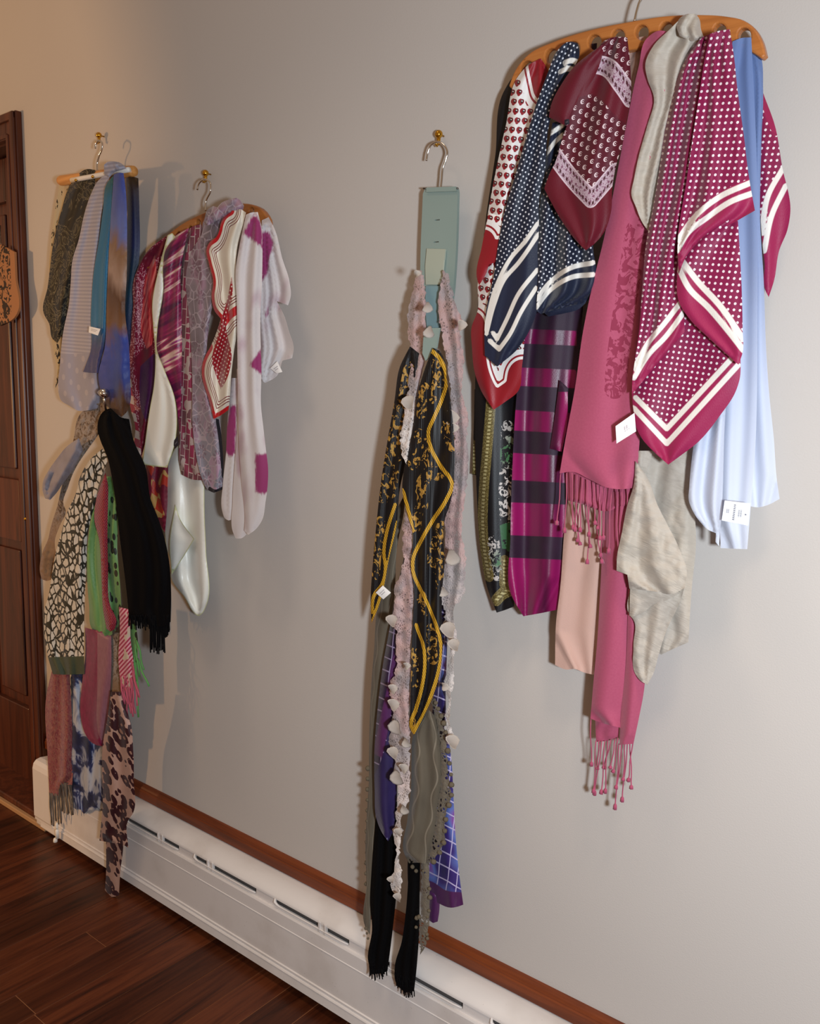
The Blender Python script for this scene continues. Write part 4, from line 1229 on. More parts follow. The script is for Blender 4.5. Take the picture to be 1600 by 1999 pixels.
panel('left_fall', [(1386, 66), (1372, 72), (1359, 83), (1337, 118), (1320, 157), (1307, 210), (1296, 262), (1285, 341), (1272, 416), (1262, 466), (1254, 549), (1247, 645), (1239, 702), (1234, 740), (1233, 770), (1262, 735), (1300, 690), (1336, 648), (1334, 610), (1328, 560), (1340, 480), (1370, 300), (1395, 150), (1400, 80)], 0.116, MT['magenta'], t, 3, 0.007,
      lines={'stripe': [[(1237, 738), (1265, 693), (1300, 656), (1337, 606)], [(1238, 717), (1265, 669), (1296, 632), (1326, 593)]]}, areas={'plain': [[(1230, 730), (1238, 708), (1262, 662), (1295, 626), (1322, 585), (1345, 580), (1345, 700), (1230, 790)]]})
panel('middle_fold', [(1326, 508), (1345, 480), (1374, 450), (1431, 425), (1440, 432), (1444, 500), (1447, 560), (1449, 645), (1449, 688), (1441, 712), (1420, 694), (1383, 660), (1345, 622), (1325, 590), (1321, 545)], 0.124, MT['magenta'], t, 2, 0.004,
      lines={'stripe': [[(1323, 520), (1344, 562), (1383, 601), (1422, 647), (1451, 684)], [(1330, 508), (1361, 549), (1405, 597), (1450, 662)]]}, areas={'plain': [[(1310, 500), (1334, 505), (1361, 543), (1408, 592), (1455, 655), (1455, 730), (1400, 700), (1310, 600)]]})
panel('upper_fall', [(1386, 66), (1404, 60), (1424, 57), (1432, 109), (1438, 166), (1451, 262), (1462, 350), (1473, 411), (1452, 423), (1431, 435), (1400, 450), (1374, 466), (1339, 501), (1324, 536), (1322, 480), (1340, 350), (1362, 200), (1378, 100)], 0.134, MT['magenta'], t, 3, 0.006, ph=.4,
      lines={'stripe': [[(1321, 490), (1342, 455), (1381, 424), (1425, 394), (1472, 376)], [(1324, 466), (1355, 424), (1403, 385), (1466, 356)]]}, areas={'plain': [[(1316, 470), (1330, 445), (1357, 416), (1403, 377), (1470, 345), (1490, 420), (1400, 480), (1316, 560)]]})
quad_tag('paper_tag', [(1201, 832), (1238, 806), (1241, 842), (1203, 866)], 0.112, MT['papertag'], t, 'small white paper tag')

# ------------------------------------------------------------------ scarves, teal hanger
GC = 'scarves on the teal hanger'
# violet grid scarf
t = S('violet satin scarf with a white grid print and plum hem', (850, 700), 0.06, group=GC)
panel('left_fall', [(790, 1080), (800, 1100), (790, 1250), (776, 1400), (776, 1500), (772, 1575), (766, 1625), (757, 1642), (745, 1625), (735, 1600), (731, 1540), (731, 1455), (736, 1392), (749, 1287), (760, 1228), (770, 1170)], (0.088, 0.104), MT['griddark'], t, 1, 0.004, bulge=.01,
      areas={'plum': [[(768, 1270), (778, 1290), (768, 1360), (758, 1420), (745, 1480), (728, 1470), (742, 1400), (756, 1340)]], 'violet': [[(764, 1400), (790, 1380), (790, 1660), (725, 1660), (728, 1520), (745, 1480)]]})
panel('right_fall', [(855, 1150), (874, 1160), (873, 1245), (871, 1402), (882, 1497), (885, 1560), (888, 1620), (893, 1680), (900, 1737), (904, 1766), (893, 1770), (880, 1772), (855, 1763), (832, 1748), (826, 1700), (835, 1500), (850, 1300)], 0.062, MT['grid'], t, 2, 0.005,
      areas={'plum': [[(825, 1715), (845, 1722), (870, 1738), (902, 1742), (915, 1775), (880, 1790), (820, 1760)]]})
panel('tail', [(834, 1735), (858, 1745), (857, 1780), (854, 1799), (845, 1802), (836, 1796), (832, 1770)], 0.055, MT['grid'], t, 1, 0.003, areas={'plum': [[(800, 1700), (900, 1700), (900, 1850), (800, 1850)]]})
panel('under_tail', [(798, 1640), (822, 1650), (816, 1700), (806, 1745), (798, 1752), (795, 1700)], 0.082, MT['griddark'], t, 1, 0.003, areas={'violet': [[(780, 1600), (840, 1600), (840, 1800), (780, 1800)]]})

# black fringed scarf
t = S('long black scarf with frayed fringe hanging in two strands over the heater', (800, 1640), 0.08, group=GC)
panel('left_fall', [(740, 1500), (775, 1500), (774, 1650), (773, 1750), (768, 1800), (762, 1850), (756, 1896), (745, 1900), (727, 1902), (719, 1880), (726, 1812), (722, 1762), (725, 1700), (732, 1612)], 0.092, MT['blacksheer'], t, 3, 0.003, T=.004)
panel('right_fall', [(796, 1660), (820, 1660), (819, 1740), (817, 1837), (812, 1900), (808, 1935), (790, 1938), (773, 1920), (770, 1890), (784, 1837), (791, 1787), (796, 1720)], 0.092, MT['blacksheer'], t, 3, 0.003, T=.004)
tp = [(721 + k * 2.2, 1885 + random.uniform(-5, 8)) for k in range(16)]; bt = [(x_ + 2 + random.uniform(-2, 2), 1902 + random.uniform(-2, 14)) for x_, _ in tp]
strands(t, tp, bt, 0.093, 0.0011, MT['blackfringe'], name='left_fringe', joined=True, wig=1)
tp = [(771 + k * 2.2, 1905 + random.uniform(-12, 10) + (k * 1.2)) for k in range(17)]; bt = [(x_ + 2 + random.uniform(-2, 2), 1920 + min(i, 8) * 2.6 + random.uniform(-2, 8)) for i, (x_, _) in enumerate(tp)]
strands(t, tp, bt, 0.093, 0.0011, MT['blackfringe'], name='right_fringe', joined=True, wig=1)

# taupe crochet-edged scarf
POM = None
def pompoms(parent, pts, d, r, material, name='pompom', squash=1.0):
    global POM
    if POM is None:
        bm = bmesh.new(); bmesh.ops.create_icosphere(bm, subdivisions=2, radius=1.0)
        for v in bm.verts: v.co *= 1 + 0.22 * noise.noise(v.co * 2.3)
        POM = bpy.data.meshes.new('pompom'); bm.to_mesh(POM); bm.free()
        POM.polygons.foreach_set('use_smooth', [True] * len(POM.polygons))
    key = 'pompom_' + material.name
    me = bpy.data.meshes.get(key)
    if me is None:
        me = POM.copy(); me.name = key; me.materials.clear(); me.materials.append(material)
    for p_ in pts:
        o = bpy.data.objects.new(name, me); COL.objects.link(o)
        s_ = r * random.uniform(.8, 1.2)
        o.scale = (s_, s_ * squash, s_); o.rotation_euler = (0, random.uniform(0, 3), 0)
        o.location = Wp(p_, d + random.uniform(-.002, .002)); adopt(o, parent)

t = S('taupe crochet-edged voile scarf hanging lowest in the centre front', (848, 1390), 0.09, group=GC)
panel('left_fall', [(772, 1000), (792, 960), (788, 1000), (775, 1067), (770, 1161), (764, 1213), (753, 1287), (741, 1371), (733, 1434), (731, 1525), (733, 1625), (726, 1750), (722, 1825), (714, 1812), (715, 1725), (713, 1650), (716, 1587), (720, 1512), (720, 1497), (721, 1413), (725, 1329), (730, 1266), (735, 1195), (750, 1130)], (0.066, 0.084), MT['olive'], t, 1, 0.003)
pompoms(t, [(718 - k * .3, 1500 + k * 20.5) for k in range(12)], 0.079, 0.0042, MT['pompom'])
pompoms(t, [(714, 1812), (716, 1822), (718, 1832), (732, 1830), (733, 1842), (731, 1858)], 0.086, 0.0028, MT['pompom'])
panel('front_fall', [(836, 1385), (846, 1395), (858, 1440), (862, 1500), (860, 1537), (853, 1575), (846, 1630), (832, 1686), (815, 1684), (798, 1685), (788, 1664), (795, 1600), (802, 1537), (803, 1480), (806, 1436), (822, 1402)], 0.100, MT['olive'], t, 2, 0.004, bulge=.012)
panel('crochet_edge', [(842, 1372), (848, 1362), (861, 1402), (869, 1444), (873, 1497), (878, 1539), (880, 1560), (872, 1578), (868, 1610), (866, 1645), (856, 1665), (846, 1680), (838, 1690), (832, 1680), (845, 1630), (852, 1575), (859, 1537), (861, 1500), (857, 1440)], 0.098, MT['olivelace'], t, 3, 0.004, rag=4)
pompoms(t, [(850, 1372), (855, 1384), (861, 1398), (866, 1412), (870, 1430), (874, 1466), (877, 1490), (880, 1512), (881, 1532), (881, 1552), (876, 1572), (870, 1600), (868, 1622), (866, 1645), (858, 1664), (846, 1682)], 0.100, 0.0042, MT['pompom'])
panel('tail', [(822, 1680), (836, 1684), (838, 1740), (837, 1800), (828, 1850), (820, 1864), (818, 1830), (822, 1760)], 0.096, MT['olivelace'], t, 1, 0.004, rag=3)
pompoms(t, [(838, 1735), (839, 1752), (837, 1778), (834, 1790), (818, 1790), (813, 1792), (812, 1810), (833, 1824), (834, 1832), (805, 1692), (812, 1700), (826, 1700)], 0.098, 0.0036, MT['pompom'])

# black and gold scarf
t = S('black pleated scarf printed with twisted gold rope on the teal hanger', (840, 690), 0.1, group=GC)
edgeL = [(800, 678), (780, 719), (771, 780), (756, 867), (746, 930), (737, 1017), (729, 1105), (726, 1180)]
panel('left_wing', [(800, 676), (818, 690), (818, 760), (806, 860), (792, 905), (782, 945), (773, 1030), (757, 1100), (751, 1135), (740, 1180), (725, 1216), (723, 1180), (727, 1105), (735, 1017), (745, 930), (755, 867), (770, 780), (780, 717)], 0.094, MT['gold'], t, 2, 0.003, step=4,
      lines={'rope': [[(771, 985), (755, 1037), (749, 1080), (752, 1110), (745, 1142), (730, 1162), (725, 1195)], [(775, 1020), (766, 1060), (758, 1100), (750, 1138), (736, 1185), (727, 1214)]], 'orn': [[(798, 715), (786, 780), (776, 860)], [(782, 830), (772, 900), (764, 960)], [(768, 800), (752, 900), (746, 980)], [(742, 1020), (735, 1080), (732, 1120)]]})
panel('front_fall', [(845, 679), (856, 684), (865, 697), (872, 742), (880, 792), (886, 855), (886, 930), (884, 955), (876, 990), (869, 1010), (867, 1105), (862, 1167), (862, 1203), (863, 1266), (859, 1308), (848, 1350), (827, 1398), (808, 1435), (800, 1421), (800, 1392), (802, 1329), (803, 1266), (806, 1203), (808, 1155), (802, 1105), (805, 1037), (794, 1000), (785, 955), (790, 905), (805, 842), (815, 767), (830, 717)], 0.118, MT['gold'], t, 3, 0.003, step=4, ph=.1,
      lines={'rope': [[(843, 685), (858, 700), (866, 715), (871, 745), (862, 780), (847, 815), (836, 842), (840, 872), (860, 910), (882, 945), (870, 977), (845, 1015), (822, 1055), (806, 1092), (806, 1115), (820, 1150), (835, 1180), (845, 1205), (854, 1230), (861, 1268), (857, 1304), (844, 1350), (825, 1398), (807, 1430), (802, 1415), (811, 1386), (823, 1342), (829, 1290), (827, 1266), (816, 1232), (812, 1220)], [(786, 957), (797, 997), (806, 1036)]],
             'orn': [[(852, 705), (855, 745), (842, 775)], [(828, 760), (822, 805)], [(818, 850), (830, 870), (806, 905)], [(830, 890), (838, 920), (822, 945), (825, 985)], [(868, 835), (876, 850), (882, 868)], [(852, 925), (858, 922)], [(815, 1000), (812, 1025)], [(862, 1030), (852, 1060), (845, 1080), (845, 1105)], [(862, 1090), (858, 1140)], [(822, 1165), (832, 1190)], [(842, 1230), (844, 1285)], [(806, 1270), (808, 1330)], [(812, 1400), (810, 1412)]]})
quad_tag('care_tag', [(733, 1157), (747, 1143), (763, 1157), (748, 1170)], 0.104, MT['tag'], t, 'white sewn label')

# pink lace ruffle scarf
t = S('pale pink lace ruffle scarf with cream petals in two strands', (840, 540), 0.1, group=GC)
panel('left_upper', [(816, 527), (822, 529), (826, 545), (830, 577), (833, 600), (830, 622), (832, 650), (829, 697), (825, 717), (817, 762), (811, 820), (803, 860), (794, 906), (787, 892), (781, 850), (788, 820), (790, 800), (797, 762), (797, 737), (802, 717), (794, 697), (799, 677), (795, 640), (796, 615), (802, 582), (811, 545)], (0.06, 0.128), MT['pinklace'], t, 2, 0.004, crump=.006, rag=5)
panel('left_lower', [(793, 985), (802, 1005), (805, 1040), (802, 1105), (810, 1150), (810, 1175), (804, 1224), (802, 1287), (801, 1350), (798, 1413), (800, 1440), (799, 1497), (799, 1543), (793, 1577), (785, 1590), (784, 1630), (777, 1675), (784, 1707), (781, 1740), (779, 1759), (768, 1742), (763, 1717), (768, 1700), (774, 1660), (767, 1630), (771, 1605), (775, 1562), (774, 1530), (763, 1518), (770, 1484), (761, 1467), (763, 1419), (765, 1388), (761, 1342), (772, 1304), (772, 1255), (776, 1232), (761, 1211), (769, 1176), (772, 1150), (786, 1100), (787, 1042)], 0.112, MT['pinklace'], t, 2, 0.004, crump=.008, rag=6)
panel('right_fall', [(866, 527), (872, 535), (887, 590), (902, 635), (897, 657), (905, 690), (904, 717), (901, 762), (913, 810), (911, 867), (913, 930), (906, 972), (901, 1042), (909, 1092), (906, 1142), (906, 1159), (886, 1188), (887, 1224), (893, 1258), (887, 1274), (886, 1329), (879, 1371), (879, 1413), (886, 1447), (880, 1458), (872, 1440), (868, 1402), (875, 1367), (867, 1345), (872, 1310), (875, 1245), (865, 1230), (869, 1199), (863, 1178), (865, 1130), (869, 1055), (870, 980), (882, 955), (884, 905), (884, 842), (877, 815), (880, 780), (875, 730), (866, 677), (860, 640), (855, 590)], (0.055, 0.10), MT['pinklace'], t, 2, 0.004, crump=.006, rag=5)
PETALS = [(815, 535, 6), (835, 600, 9), (838, 648, 10), (798, 786, 12), (901, 635, 9), (881, 815, 13), (886, 835, 8), (883, 1088, 14), (865, 1155, 9), (765, 1212, 10), (876, 1230, 14), (887, 1259, 11), (767, 1345, 8), (768, 1376, 10), (772, 1420, 12), (768, 1470, 10), (793, 1450, 8), (775, 1518, 12), (788, 1500, 8), (789, 1580, 8), (778, 1625, 7), (764, 1718, 6), (777, 1752, 7), (884, 1448, 12), (868, 1340, 7), (794, 1300, 6)]
def petal(parent, x_, y_, r_, d):
    bm = bmesh.new()
    c = Wp((x_, y_), d); s_ = (Wp((x_ + r_, y_), d) - c).length
    N = 12; rings = [[bm.verts.new(c + Vector((0, -.0008, 0)))]]
    ph = random.uniform(0, 6)
    for q in (.45, .8, 1.0):
        rings.append([bm.verts.new(c + Vector((s_ * q * math.cos(2 * math.pi * k / N) * (1 + .16 * math.sin(3 * 2 * math.pi * k / N + ph)), -.0008 + .0028 * q * q * math.sin(2 * 2 * math.pi * k / N + ph), s_ * .95 * q * math.sin(2 * math.pi * k / N)))) for k in range(N)])
    for k in range(N):
        bm.faces.new((rings[0][0], rings[1][k], rings[1][(k + 1) % N]))
        for a, b_ in zip(rings[1:], rings[2:]):
            bm.faces.new((a[k], b_[k], b_[(k + 1) % N], a[(k + 1) % N]))
    bmesh.ops.solidify(bm, geom=bm.faces[:], thickness=.0008)
    bm_obj('petal', bm, MT['petal'], parent, True)
for x_, y_, r_ in PETALS:
    d = 0.128 if x_ < 850 else 0.108
    petal(t, x_, y_, r_, d + .010)

# ------------------------------------------------------------------ scarves, middle hanger
GM = 'scarves on the middle hanger'
t = S('crimson scarf with a coral gerbera bloom, leftmost on the middle hanger', (310, 475), 0.065, group=GM)
panel('lower_fall', [(285, 890), (328, 890), (327, 980), (322, 1040), (312, 1023), (300, 1000), (292, 982), (286, 940)], 0.055, MT['redcheck'], t, 2, 0.004)
panel('front_fall', [(327, 459), (292, 486), (274, 512), (265, 533), (258, 563), (260, 593), (257, 625), (255, 655), (251, 702), (248, 727), (252, 754), (254, 793), (264, 836), (262, 870), (268, 898), (276, 893), (281, 874), (290, 836), (304, 776), (308, 700), (302, 640), (302, 597), (312, 540), (322, 493), (332, 470)], 0.062, MT['gerbera'], t, 2, 0.006,
      areas={'bloom': [[(284, 540), (302, 498), (306, 540), (299, 600), (302, 640), (297, 672), (286, 682), (276, 650), (279, 590)]], 'purple': [[(274, 715), (305, 685), (304, 780), (285, 825), (276, 800), (272, 760)]], 'dark': [[(276, 508), (300, 482), (330, 462), (318, 498), (305, 505), (286, 535)], [(262, 700), (280, 680), (300, 670), (290, 720), (270, 770)], [(270, 800), (300, 780), (285, 880), (276, 890)]], 'check': [[(246, 725), (254, 722), (262, 790), (272, 850), (276, 890), (262, 890), (250, 800)]]})
t = S('mauve and raspberry brick-patterned scarf between the streaked and lilac ones', (382, 446), 0.07, group=GM)
panel('front_fall', [(371, 445), (382, 440), (393, 438), (398, 459), (392, 500), (372, 540), (374, 644), (377, 740), (377, 836), (386, 896), (397, 938), (375, 936), (355, 927), (350, 903), (350, 848), (348, 788), (350, 667), (349, 574), (353, 528), (360, 478)], 0.072, MT['brick'], t, 2, 0.004)
t = S('magenta streaked scarf with slanting cream bands', (355, 455), 0.075, group=GM)
panel('front_fall', [(341, 461), (355, 452), (369, 445), (361, 478), (353, 528), (354, 609), (355, 667), (354, 736), (352, 800), (348, 831), (345, 790), (329, 743), (309, 699), (305, 655), (312, 597), (318, 528), (322, 486)], 0.082, MT['streak'], t, 2, 0.004)
t = S('ivory satin scarf with pale green rolled hem reaching lowest of its hanger', (332, 460), 0.085, group=GM)
panel('long_fall', [(344, 870), (400, 870), (399, 1004), (402, 1076), (402, 1184), (396, 1196), (388, 1203), (384, 1201), (360, 1166), (334, 1129), (333, 1095), (325, 1070), (322, 1045), (324, 980), (327, 905)], 0.060, MT['satin'], t, 2, 0.005)
panel('long_fold', [(342, 985), (352, 1014), (379, 1052), (360, 1084), (335, 1122), (331, 1060)], 0.072, MT['satin'], t, 1, 0.003)
panel('front_fall', [(327, 459), (336, 455), (342, 462), (324, 486), (318, 520), (319, 563), (307, 644), (306, 681), (320, 720), (341, 778), (345, 812), (339, 874), (332, 895), (326, 913), (300, 910), (278, 906), (283, 865), (292, 800), (300, 754), (303, 690), (299, 639), (297, 593), (309, 528), (316, 500)], 0.090, MT['satin'], t, 2, 0.004)
quad_tag('care_tag', [(336, 864), (347, 851), (349, 868), (342, 876)], 0.094, MT['tagdark'], t, 'small black label')
t = S('lilac giraffe-print chiffon scarf knotted over the middle hanger with black hem', (440, 405), 0.09, group=GM)
panel('front_fall', [(396, 434), (406, 412), (424, 408), (440, 420), (430, 455), (412, 480), (424, 551), (412, 609), (403, 690), (404, 740), (412, 790), (418, 816), (429, 819), (433, 860), (436, 910), (434, 956), (417, 962), (408, 958), (393, 932), (384, 896), (376, 836), (375, 740), (373, 680), (369, 621), (364, 528), (376, 486), (394, 455)], 0.084, MT['giraffe'], t, 2, 0.005, lines={'black': [[(424, 819), (430, 860), (434, 905), (436, 930)], [(409, 955), (420, 961), (434, 955)]]})
panel('knot', [(398, 432), (406, 408), (416, 402), (424, 405), (432, 396), (445, 390), (461, 386), (470, 392), (476, 402), (474, 410), (458, 411), (448, 416), (436, 424), (420, 432), (406, 440)], 0.100, MT['giraffe'], t, 3, 0.006, bulge=.012, crump=.006)
t = S('cream silk scarf with red rolled border and red polka dot centre', (462, 412), 0.095, group=GM)
panel('front_fall', [(452, 411), (470, 408), (480, 415), (476, 431), (463, 482), (460, 528), (463, 588), (463, 640), (456, 690), (451, 736), (449, 769), (446, 800), (432, 810), (417, 818), (412, 800), (408, 783), (399, 755), (394, 732), (396, 708), (402, 692), (410, 678), (422, 650), (431, 622), (420, 609), (413, 579), (416, 551), (407, 512), (403, 486), (410, 472), (422, 463), (428, 450), (431, 436), (440, 419)], 0.100, MT['cream'], t, 2, 0.004, step=3.5,
      lines={'hem': [[(452, 411), (440, 419), (431, 436), (428, 450), (422, 463), (410, 472), (403, 486), (407, 512), (416, 551), (413, 579), (420, 609), (431, 622)], [(410, 678), (402, 692), (396, 708), (394, 732), (399, 755), (408, 783), (417, 818), (432, 810), (447, 800)], [(464, 604), (450, 614), (438, 630)]]},
      areas={'polka': [[(412, 618), (431, 626), (442, 590), (452, 540), (454, 560), (441, 640), (452, 699), (440, 745), (431, 760), (420, 728), (414, 706), (420, 670), (428, 645)]]})
t = S('sheer white scarf with magenta brush splotches, rightmost on the middle hanger', (500, 420), 0.1, group=GM)
panel('right_fall', [(511, 430), (524, 424), (535, 445), (551, 505), (565, 551), (567, 580), (562, 596), (552, 592), (540, 588), (556, 620), (563, 644), (573, 681), (570, 699), (551, 704), (540, 734), (517, 748), (505, 735), (504, 551), (508, 470)], 0.066, MT['splotch'], t, 3, 0.006,
      areas={'splotch': [[(509, 450), (525, 452), (534, 475), (527, 500), (518, 540), (509, 552)], [(517, 613), (523, 597), (524, 612), (519, 620)]]})
panel('left_fall', [(452, 738), (465, 738), (465, 836), (461, 908), (453, 1014), (446, 1016), (439, 1012), (434, 999), (435, 944), (441, 884), (443, 836)], 0.086, MT['splotch'], t, 2, 0.004, areas={'splotch': [[(450, 790), (462, 790), (459, 885), (447, 893), (440, 880), (444, 820)]]})
panel('inner_fall', [(462, 720), (476, 720), (480, 860), (488, 1000), (484, 1040), (470, 1051), (460, 1051), (455, 1040), (454, 980), (458, 908), (463, 836)], 0.094, MT['splotch'], t, 1, 0.003)
panel('front_fall', [(480, 419), (490, 415), (503, 414), (511, 449), (512, 482), (511, 551), (508, 621), (510, 732), (509, 788), (514, 836), (519, 879), (523, 913), (522, 950), (518, 980), (511, 1016), (498, 1034), (484, 1044), (477, 1036), (478, 1010), (472, 950), (467, 880), (465, 800), (464, 759), (463, 667), (462, 588), (460, 528), (467, 482)], 0.108, MT['splotch'], t, 2, 0.005,
      areas={'splotch': [[(473, 455), (485, 435), (497, 415), (504, 425), (513, 485), (500, 475), (486, 464)], [(487, 714), (498, 695), (512, 678), (513, 732), (500, 724)], [(498, 884), (508, 886), (528, 882), (528, 960), (510, 966), (498, 960)]]})
quad_tag('care_tag', [(527, 719), (541, 705), (551, 726), (540, 729)], 0.078, MT['tag'], t, 'white sewn label')

# ------------------------------------------------------------------ scarves, far-left hanger
GL = 'scarves on the far-left hanger'
t = S('cream scarf with black bird silhouettes, nearest the door', (128, 350), 0.05, group=GL)
panel('front_fall', [(118, 350), (130, 345), (142, 348), (142, 500), (130, 620), (122, 690), (116, 740), (108, 758), (111, 725), (106, 695), (98, 640), (96, 560), (97, 494), (105, 428), (113, 377)], 0.05, MT['birds'], t, 2, 0.004)
t = S('olive and black damask scarf on the far-left dowel', (160, 345), 0.07, group=GL)
panel('front_fall', [(138, 359), (150, 344), (160, 334), (170, 330), (186, 332), (184, 368), (172, 410), (156, 485), (144, 551), (136, 590), (128, 635), (120, 655), (112, 670), (103, 662), (96, 632), (85, 611), (93, 560), (105, 470), (120, 410)], 0.074, MT['damask'], t, 2, 0.004)
t = S('dark blue and brown painted silk scarf at the right end of the dowel', (258, 350), 0.06, group=GL)
panel('front_fall', [(246, 340), (258, 344), (270, 348), (272, 410), (272, 500), (264, 560), (257, 650), (254, 720), (246, 700), (240, 605), (247, 500), (248, 380)], 0.058, MT['paintdark'], t, 1, 0.004)
t = S('sheer lavender striped scarf knotted over the far-left dowel', (215, 325), 0.085, group=GL)
panel('front_fall', [(210, 338), (196, 348), (189, 356), (177, 380), (165, 416), (153, 470), (142, 505), (138, 551), (135, 590), (123, 650), (117, 710), (115, 770), (118, 780), (135, 792), (154, 802), (172, 801), (190, 797), (198, 770), (196, 700), (190, 590), (192, 500), (199, 410), (211, 358), (214, 345)], 0.084, MT['lav'], t, 2, 0.005, areas={'dots': [[(80, 300), (300, 300), (300, 688), (80, 692)]]})
panel('knot', [(203, 340), (203, 322), (210, 316), (222, 315), (237, 319), (247, 329), (236, 332), (224, 336), (214, 346)], 0.098, MT['lav'], t, 4, 0.005, bulge=.012, areas={'dots': [[(80, 200), (300, 200), (300, 688), (80, 692)]]})
t = S('teal blue silk scarf with a small white label near its hem', (216, 350), 0.09, group=GL)
panel('front_fall', [(210, 356), (222, 342), (224, 395), (216, 485), (213, 620), (206, 674), (200, 692), (193, 728), (178, 728), (162, 726), (170, 705), (175, 692), (177, 620), (183, 530), (193, 470), (201, 410)], 0.106, MT['tealsilk'], t, 2, 0.003)
quad_tag('care_tag', [(174, 637), (196, 642), (191, 655), (173, 649)], 0.120, MT['tag'], t, 'white sewn label')
t = S('blue and brown painted silk scarf in front on the dowel', (232, 342), 0.095, group=GL)
panel('front_fall', [(222, 341), (232, 337), (241, 338), (245, 368), (248, 470), (247, 545), (244, 605), (252, 680), (254, 740), (253, 790), (246, 806), (237, 814), (224, 806), (213, 797), (204, 778), (196, 760), (192, 738), (204, 680), (208, 590), (212, 500), (217, 410)], 0.118, MT['paintbrown'], t, 2, 0.004, crump=.003)
# chrome clip joining the lower tier
cl = thing('scarf_clip', Wp((203, 768), 0.128), 'small chrome clip between the upper and lower tiers at left', 'clip')
tube('barrel', [Wp((192, 766), 0.132), Wp((199, 767), 0.133), Wp((206, 768), 0.133), Wp((208, 768), 0.133)], [0.003, 0.009, 0.0105, 0.006], MT['chrome'], cl, 14)
tube('spring_arm', [Wp((203, 770), 0.132), Wp((204, 785), 0.129), Wp((206, 800), 0.125)], 0.003, MT['chrome'], cl, 8)

GT = 'scarves in the lower tier at far left'
t = S('grey-brown crinkled lace scarf tied in a bow at far left', (180, 800), 0.08, group=GT)
panel('front_fall', [(159, 805), (180, 790), (200, 786), (206, 808), (194, 844), (173, 875), (152, 906), (140, 930), (133, 950), (124, 985), (128, 995), (117, 1026), (108, 1050), (110, 1099), (104, 1130), (90, 1134), (81, 1130), (78, 1117), (83, 1078), (94, 1052), (99, 1029), (112, 987), (122, 945), (135, 915), (143, 860)], 0.078, MT['greylace'], t, 3, 0.004, crump=.008)
panel('bow_loop', [(154, 855), (162, 880), (142, 918), (122, 945), (112, 960), (98, 976), (88, 973), (83, 958), (84, 940), (95, 918), (112, 894), (130, 872)], 0.098, MT['greybow'], t, 4, 0.005, bulge=.014, crump=.004)
t = S('black and white pebble-print scarf with dark green hem', (190, 890), 0.09, group=GT)
panel('front_fall', [(200, 876), (209, 880), (210, 896), (202, 922), (192, 948), (186, 982), (178, 1010), (170, 1052), (169, 1099), (166, 1156), (164, 1247), (164, 1278), (165, 1316), (135, 1317), (103, 1316), (92, 1275), (88, 1250), (86, 1225), (86, 1195), (95, 1161), (102, 1117), (109, 1078), (120, 1039), (133, 995), (146, 969), (156, 932), (177, 896)], 0.098, MT['leaf'], t, 3, 0.005, areas={'green': [[(60, 1284), (190, 1280), (190, 1340), (60, 1340)]]})
t = S('bright green silk scarf looped beside the black fringed one', (210, 940), 0.09, group=GT)
panel('loop', [(206, 930), (217, 930), (228, 974), (229, 1078), (235, 1156), (236, 1195), (231, 1222), (218, 1239), (205, 1243), (194, 1242), (180, 1228), (174, 1182), (170, 1130), (172, 1052), (178, 1010), (193, 960)], 0.090, MT['green'], t, 3, 0.005)
t = S('narrow crimson glitter-knit scarf lying over the green silk', (205, 930), 0.1, group=GT)
panel('loop', [(206, 922), (211, 950), (211, 974), (210, 1013), (211, 1104), (215, 1182), (227, 1212), (224, 1228), (216, 1233), (208, 1228), (202, 1195), (198, 1130), (193, 1052), (184, 1013), (188, 974), (198, 943)], 0.104, MT['knit'], t, 1, 0.003, bulge=.01)
t = S('brown and cream leopard print scarf reaching almost to the floor', (225, 1250), 0.1, group=GT)
panel('upper_fall', [(216, 1235), (233, 1235), (236, 1370), (216, 1370)], 0.086, MT['greylace'], t, 1, 0.002)
panel('tail', [(208, 1600), (242, 1600), (240, 1660), (235, 1700), (232, 1748), (220, 1751), (204, 1747), (207, 1704), (207, 1650)], 0.112, MT['leopard'], t, 1, 0.003)
panel('front_fall', [(217, 1350), (234, 1350), (246, 1385), (252, 1400), (260, 1466), (261, 1522), (258, 1590), (251, 1600), (250, 1655), (238, 1648), (222, 1646), (194, 1641), (200, 1578), (201, 1452), (210, 1400)], 0.124, MT['leopard'], t, 2, 0.004)
t = S('dusty rose paisley scarf with grey twisted fringe above the heater end', (118, 1325), 0.085, group=GT)
panel('front_fall', [(101, 1310), (136, 1310), (140, 1396), (143, 1494), (141, 1532), (117, 1532), (114, 1553), (104, 1553), (96, 1547), (93, 1480), (91, 1354)], 0.086, MT['rose'], t, 2, 0.006)
tp = [(97 + k * 2.6, 1545 + random.uniform(0, 6) if k < 7 else 1528) for k in range(17)]; bt = [(x_ + 3 + random.uniform(-2, 4), (1610 if k < 8 else 1592) + random.uniform(-12, 4)) for k, (x_, _) in enumerate(tp)]
strands(t, tp, bt, 0.088, 0.0019, MT['mixfringe'], wig=2)
t = S('navy and white tie-dye scarf between the rose and leopard ones', (150, 1330), 0.08, group=GT)
panel('front_fall', [(138, 1310), (166, 1310), (205, 1420), (204, 1575), (196, 1580), (190, 1576), (183, 1583), (175, 1580), (164, 1589), (156, 1578), (148, 1582), (141, 1575)], 0.080, MT['tiedye'], t, 3, 0.005, rag=3)
t = S('magenta and mauve satin scarf hanging in a loop', (190, 1240), 0.085, group=GT)
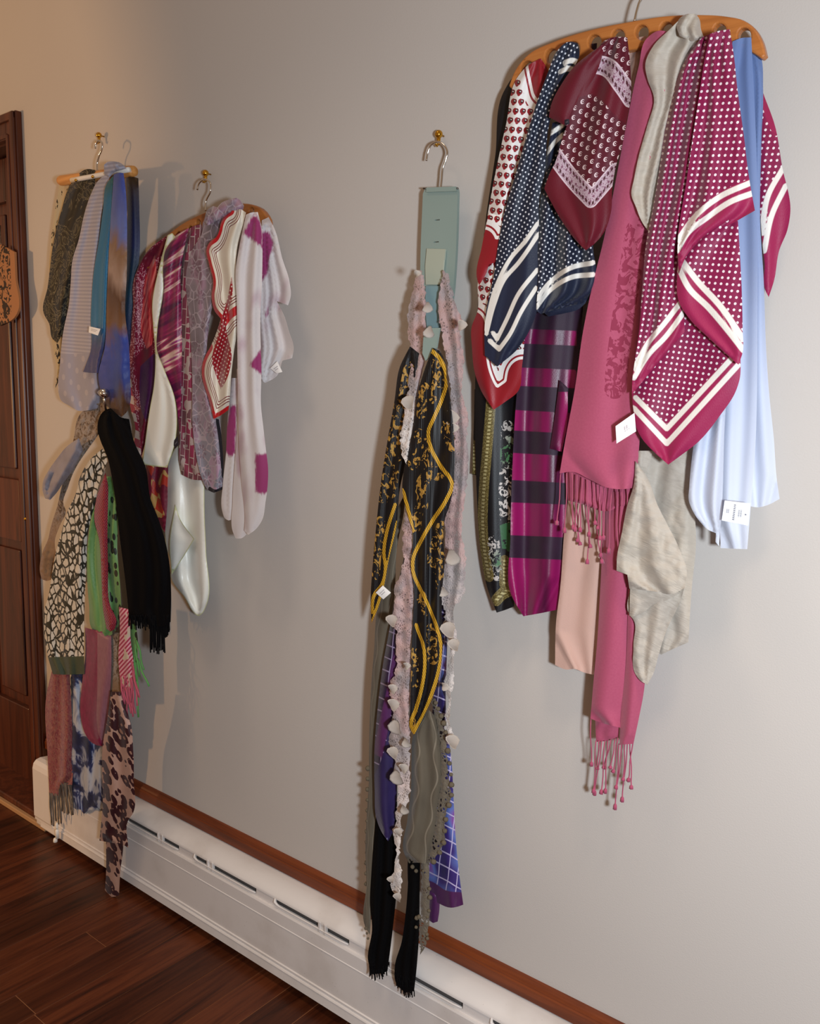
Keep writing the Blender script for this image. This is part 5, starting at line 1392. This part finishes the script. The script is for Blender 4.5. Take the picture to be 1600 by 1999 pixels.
panel('loop', [(166, 1225), (186, 1230), (217, 1230), (217, 1312), (212, 1382), (206, 1430), (201, 1457), (190, 1455), (178, 1449), (166, 1432), (158, 1402), (161, 1326), (166, 1284)], 0.096, MT['loop'], t, 2, 0.005, areas={'mauve': [[(190, 1235), (220, 1235), (216, 1380), (200, 1456), (192, 1430), (190, 1340)]]})
t = S('pink and red braided-stripe scarf with ragged fringe', (240, 1210), 0.1, group=GT)
panel('front_fall', [(232, 1185), (254, 1190), (255, 1250), (261, 1300), (258, 1345), (248, 1350), (236, 1345), (231, 1284), (234, 1228)], 0.108, MT['braid'], t, 2, 0.003)
tp = [(235 + k * 2.6, 1338 + random.uniform(-30, 6)) for k in range(10)] + [(256, 1290), (258, 1300), (259, 1310)]
bt = [(x_ + 3 + random.uniform(-3, 6), 1385 + random.uniform(-15, 16)) for x_, _ in tp[:10]] + [(270, 1350), (272, 1362), (268, 1378)]
strands(t, tp, bt, 0.112, 0.0022, MT['pinkred'], wig=4)
t = S('thin bright green fringe trailing beside the braided scarf', (262, 1230), 0.1, group=GT)
panel('front_fall', [(250, 1215), (264, 1215), (269, 1250), (268, 1292), (260, 1300), (255, 1260)], 0.098, MT['green'], t, 1, 0.003)
strands(t, [(258, 1235), (263, 1240), (266, 1250), (262, 1260), (268, 1285), (264, 1285)], [(266, 1330), (272, 1320), (281, 1308), (268, 1365), (291, 1340), (270, 1400)], 0.099, 0.0022, MT['greenfringe'], wig=4)
t = S('black crepe scarf with long fringe in front of the lower tier', (225, 800), 0.11, group=GT)
panel('front_fall', [(200, 805), (208, 799), (216, 797), (226, 806), (237, 815), (252, 818), (260, 857), (284, 912), (294, 974), (308, 1010), (320, 1047), (330, 1096), (334, 1156), (333, 1214), (320, 1222), (291, 1219), (252, 1208), (247, 1156), (234, 1052), (223, 961), (207, 886), (196, 860), (190, 836)], 0.122, MT['black'], t, 4, 0.005)
tp = [(252 + k * 2.0, 1200) for k in range(40)]
bt = [(x_ + 1 + random.uniform(-1, 1), (1226 if x_ < 291 else (1272 if x_ < 322 else 1252 - (x_ - 322) * 2)) + random.uniform(-9, 5)) for x_, _ in tp]
strands(t, tp, bt, 0.122, 0.0016, MT['blackfringe'], name='fringe', joined=True, wig=1)
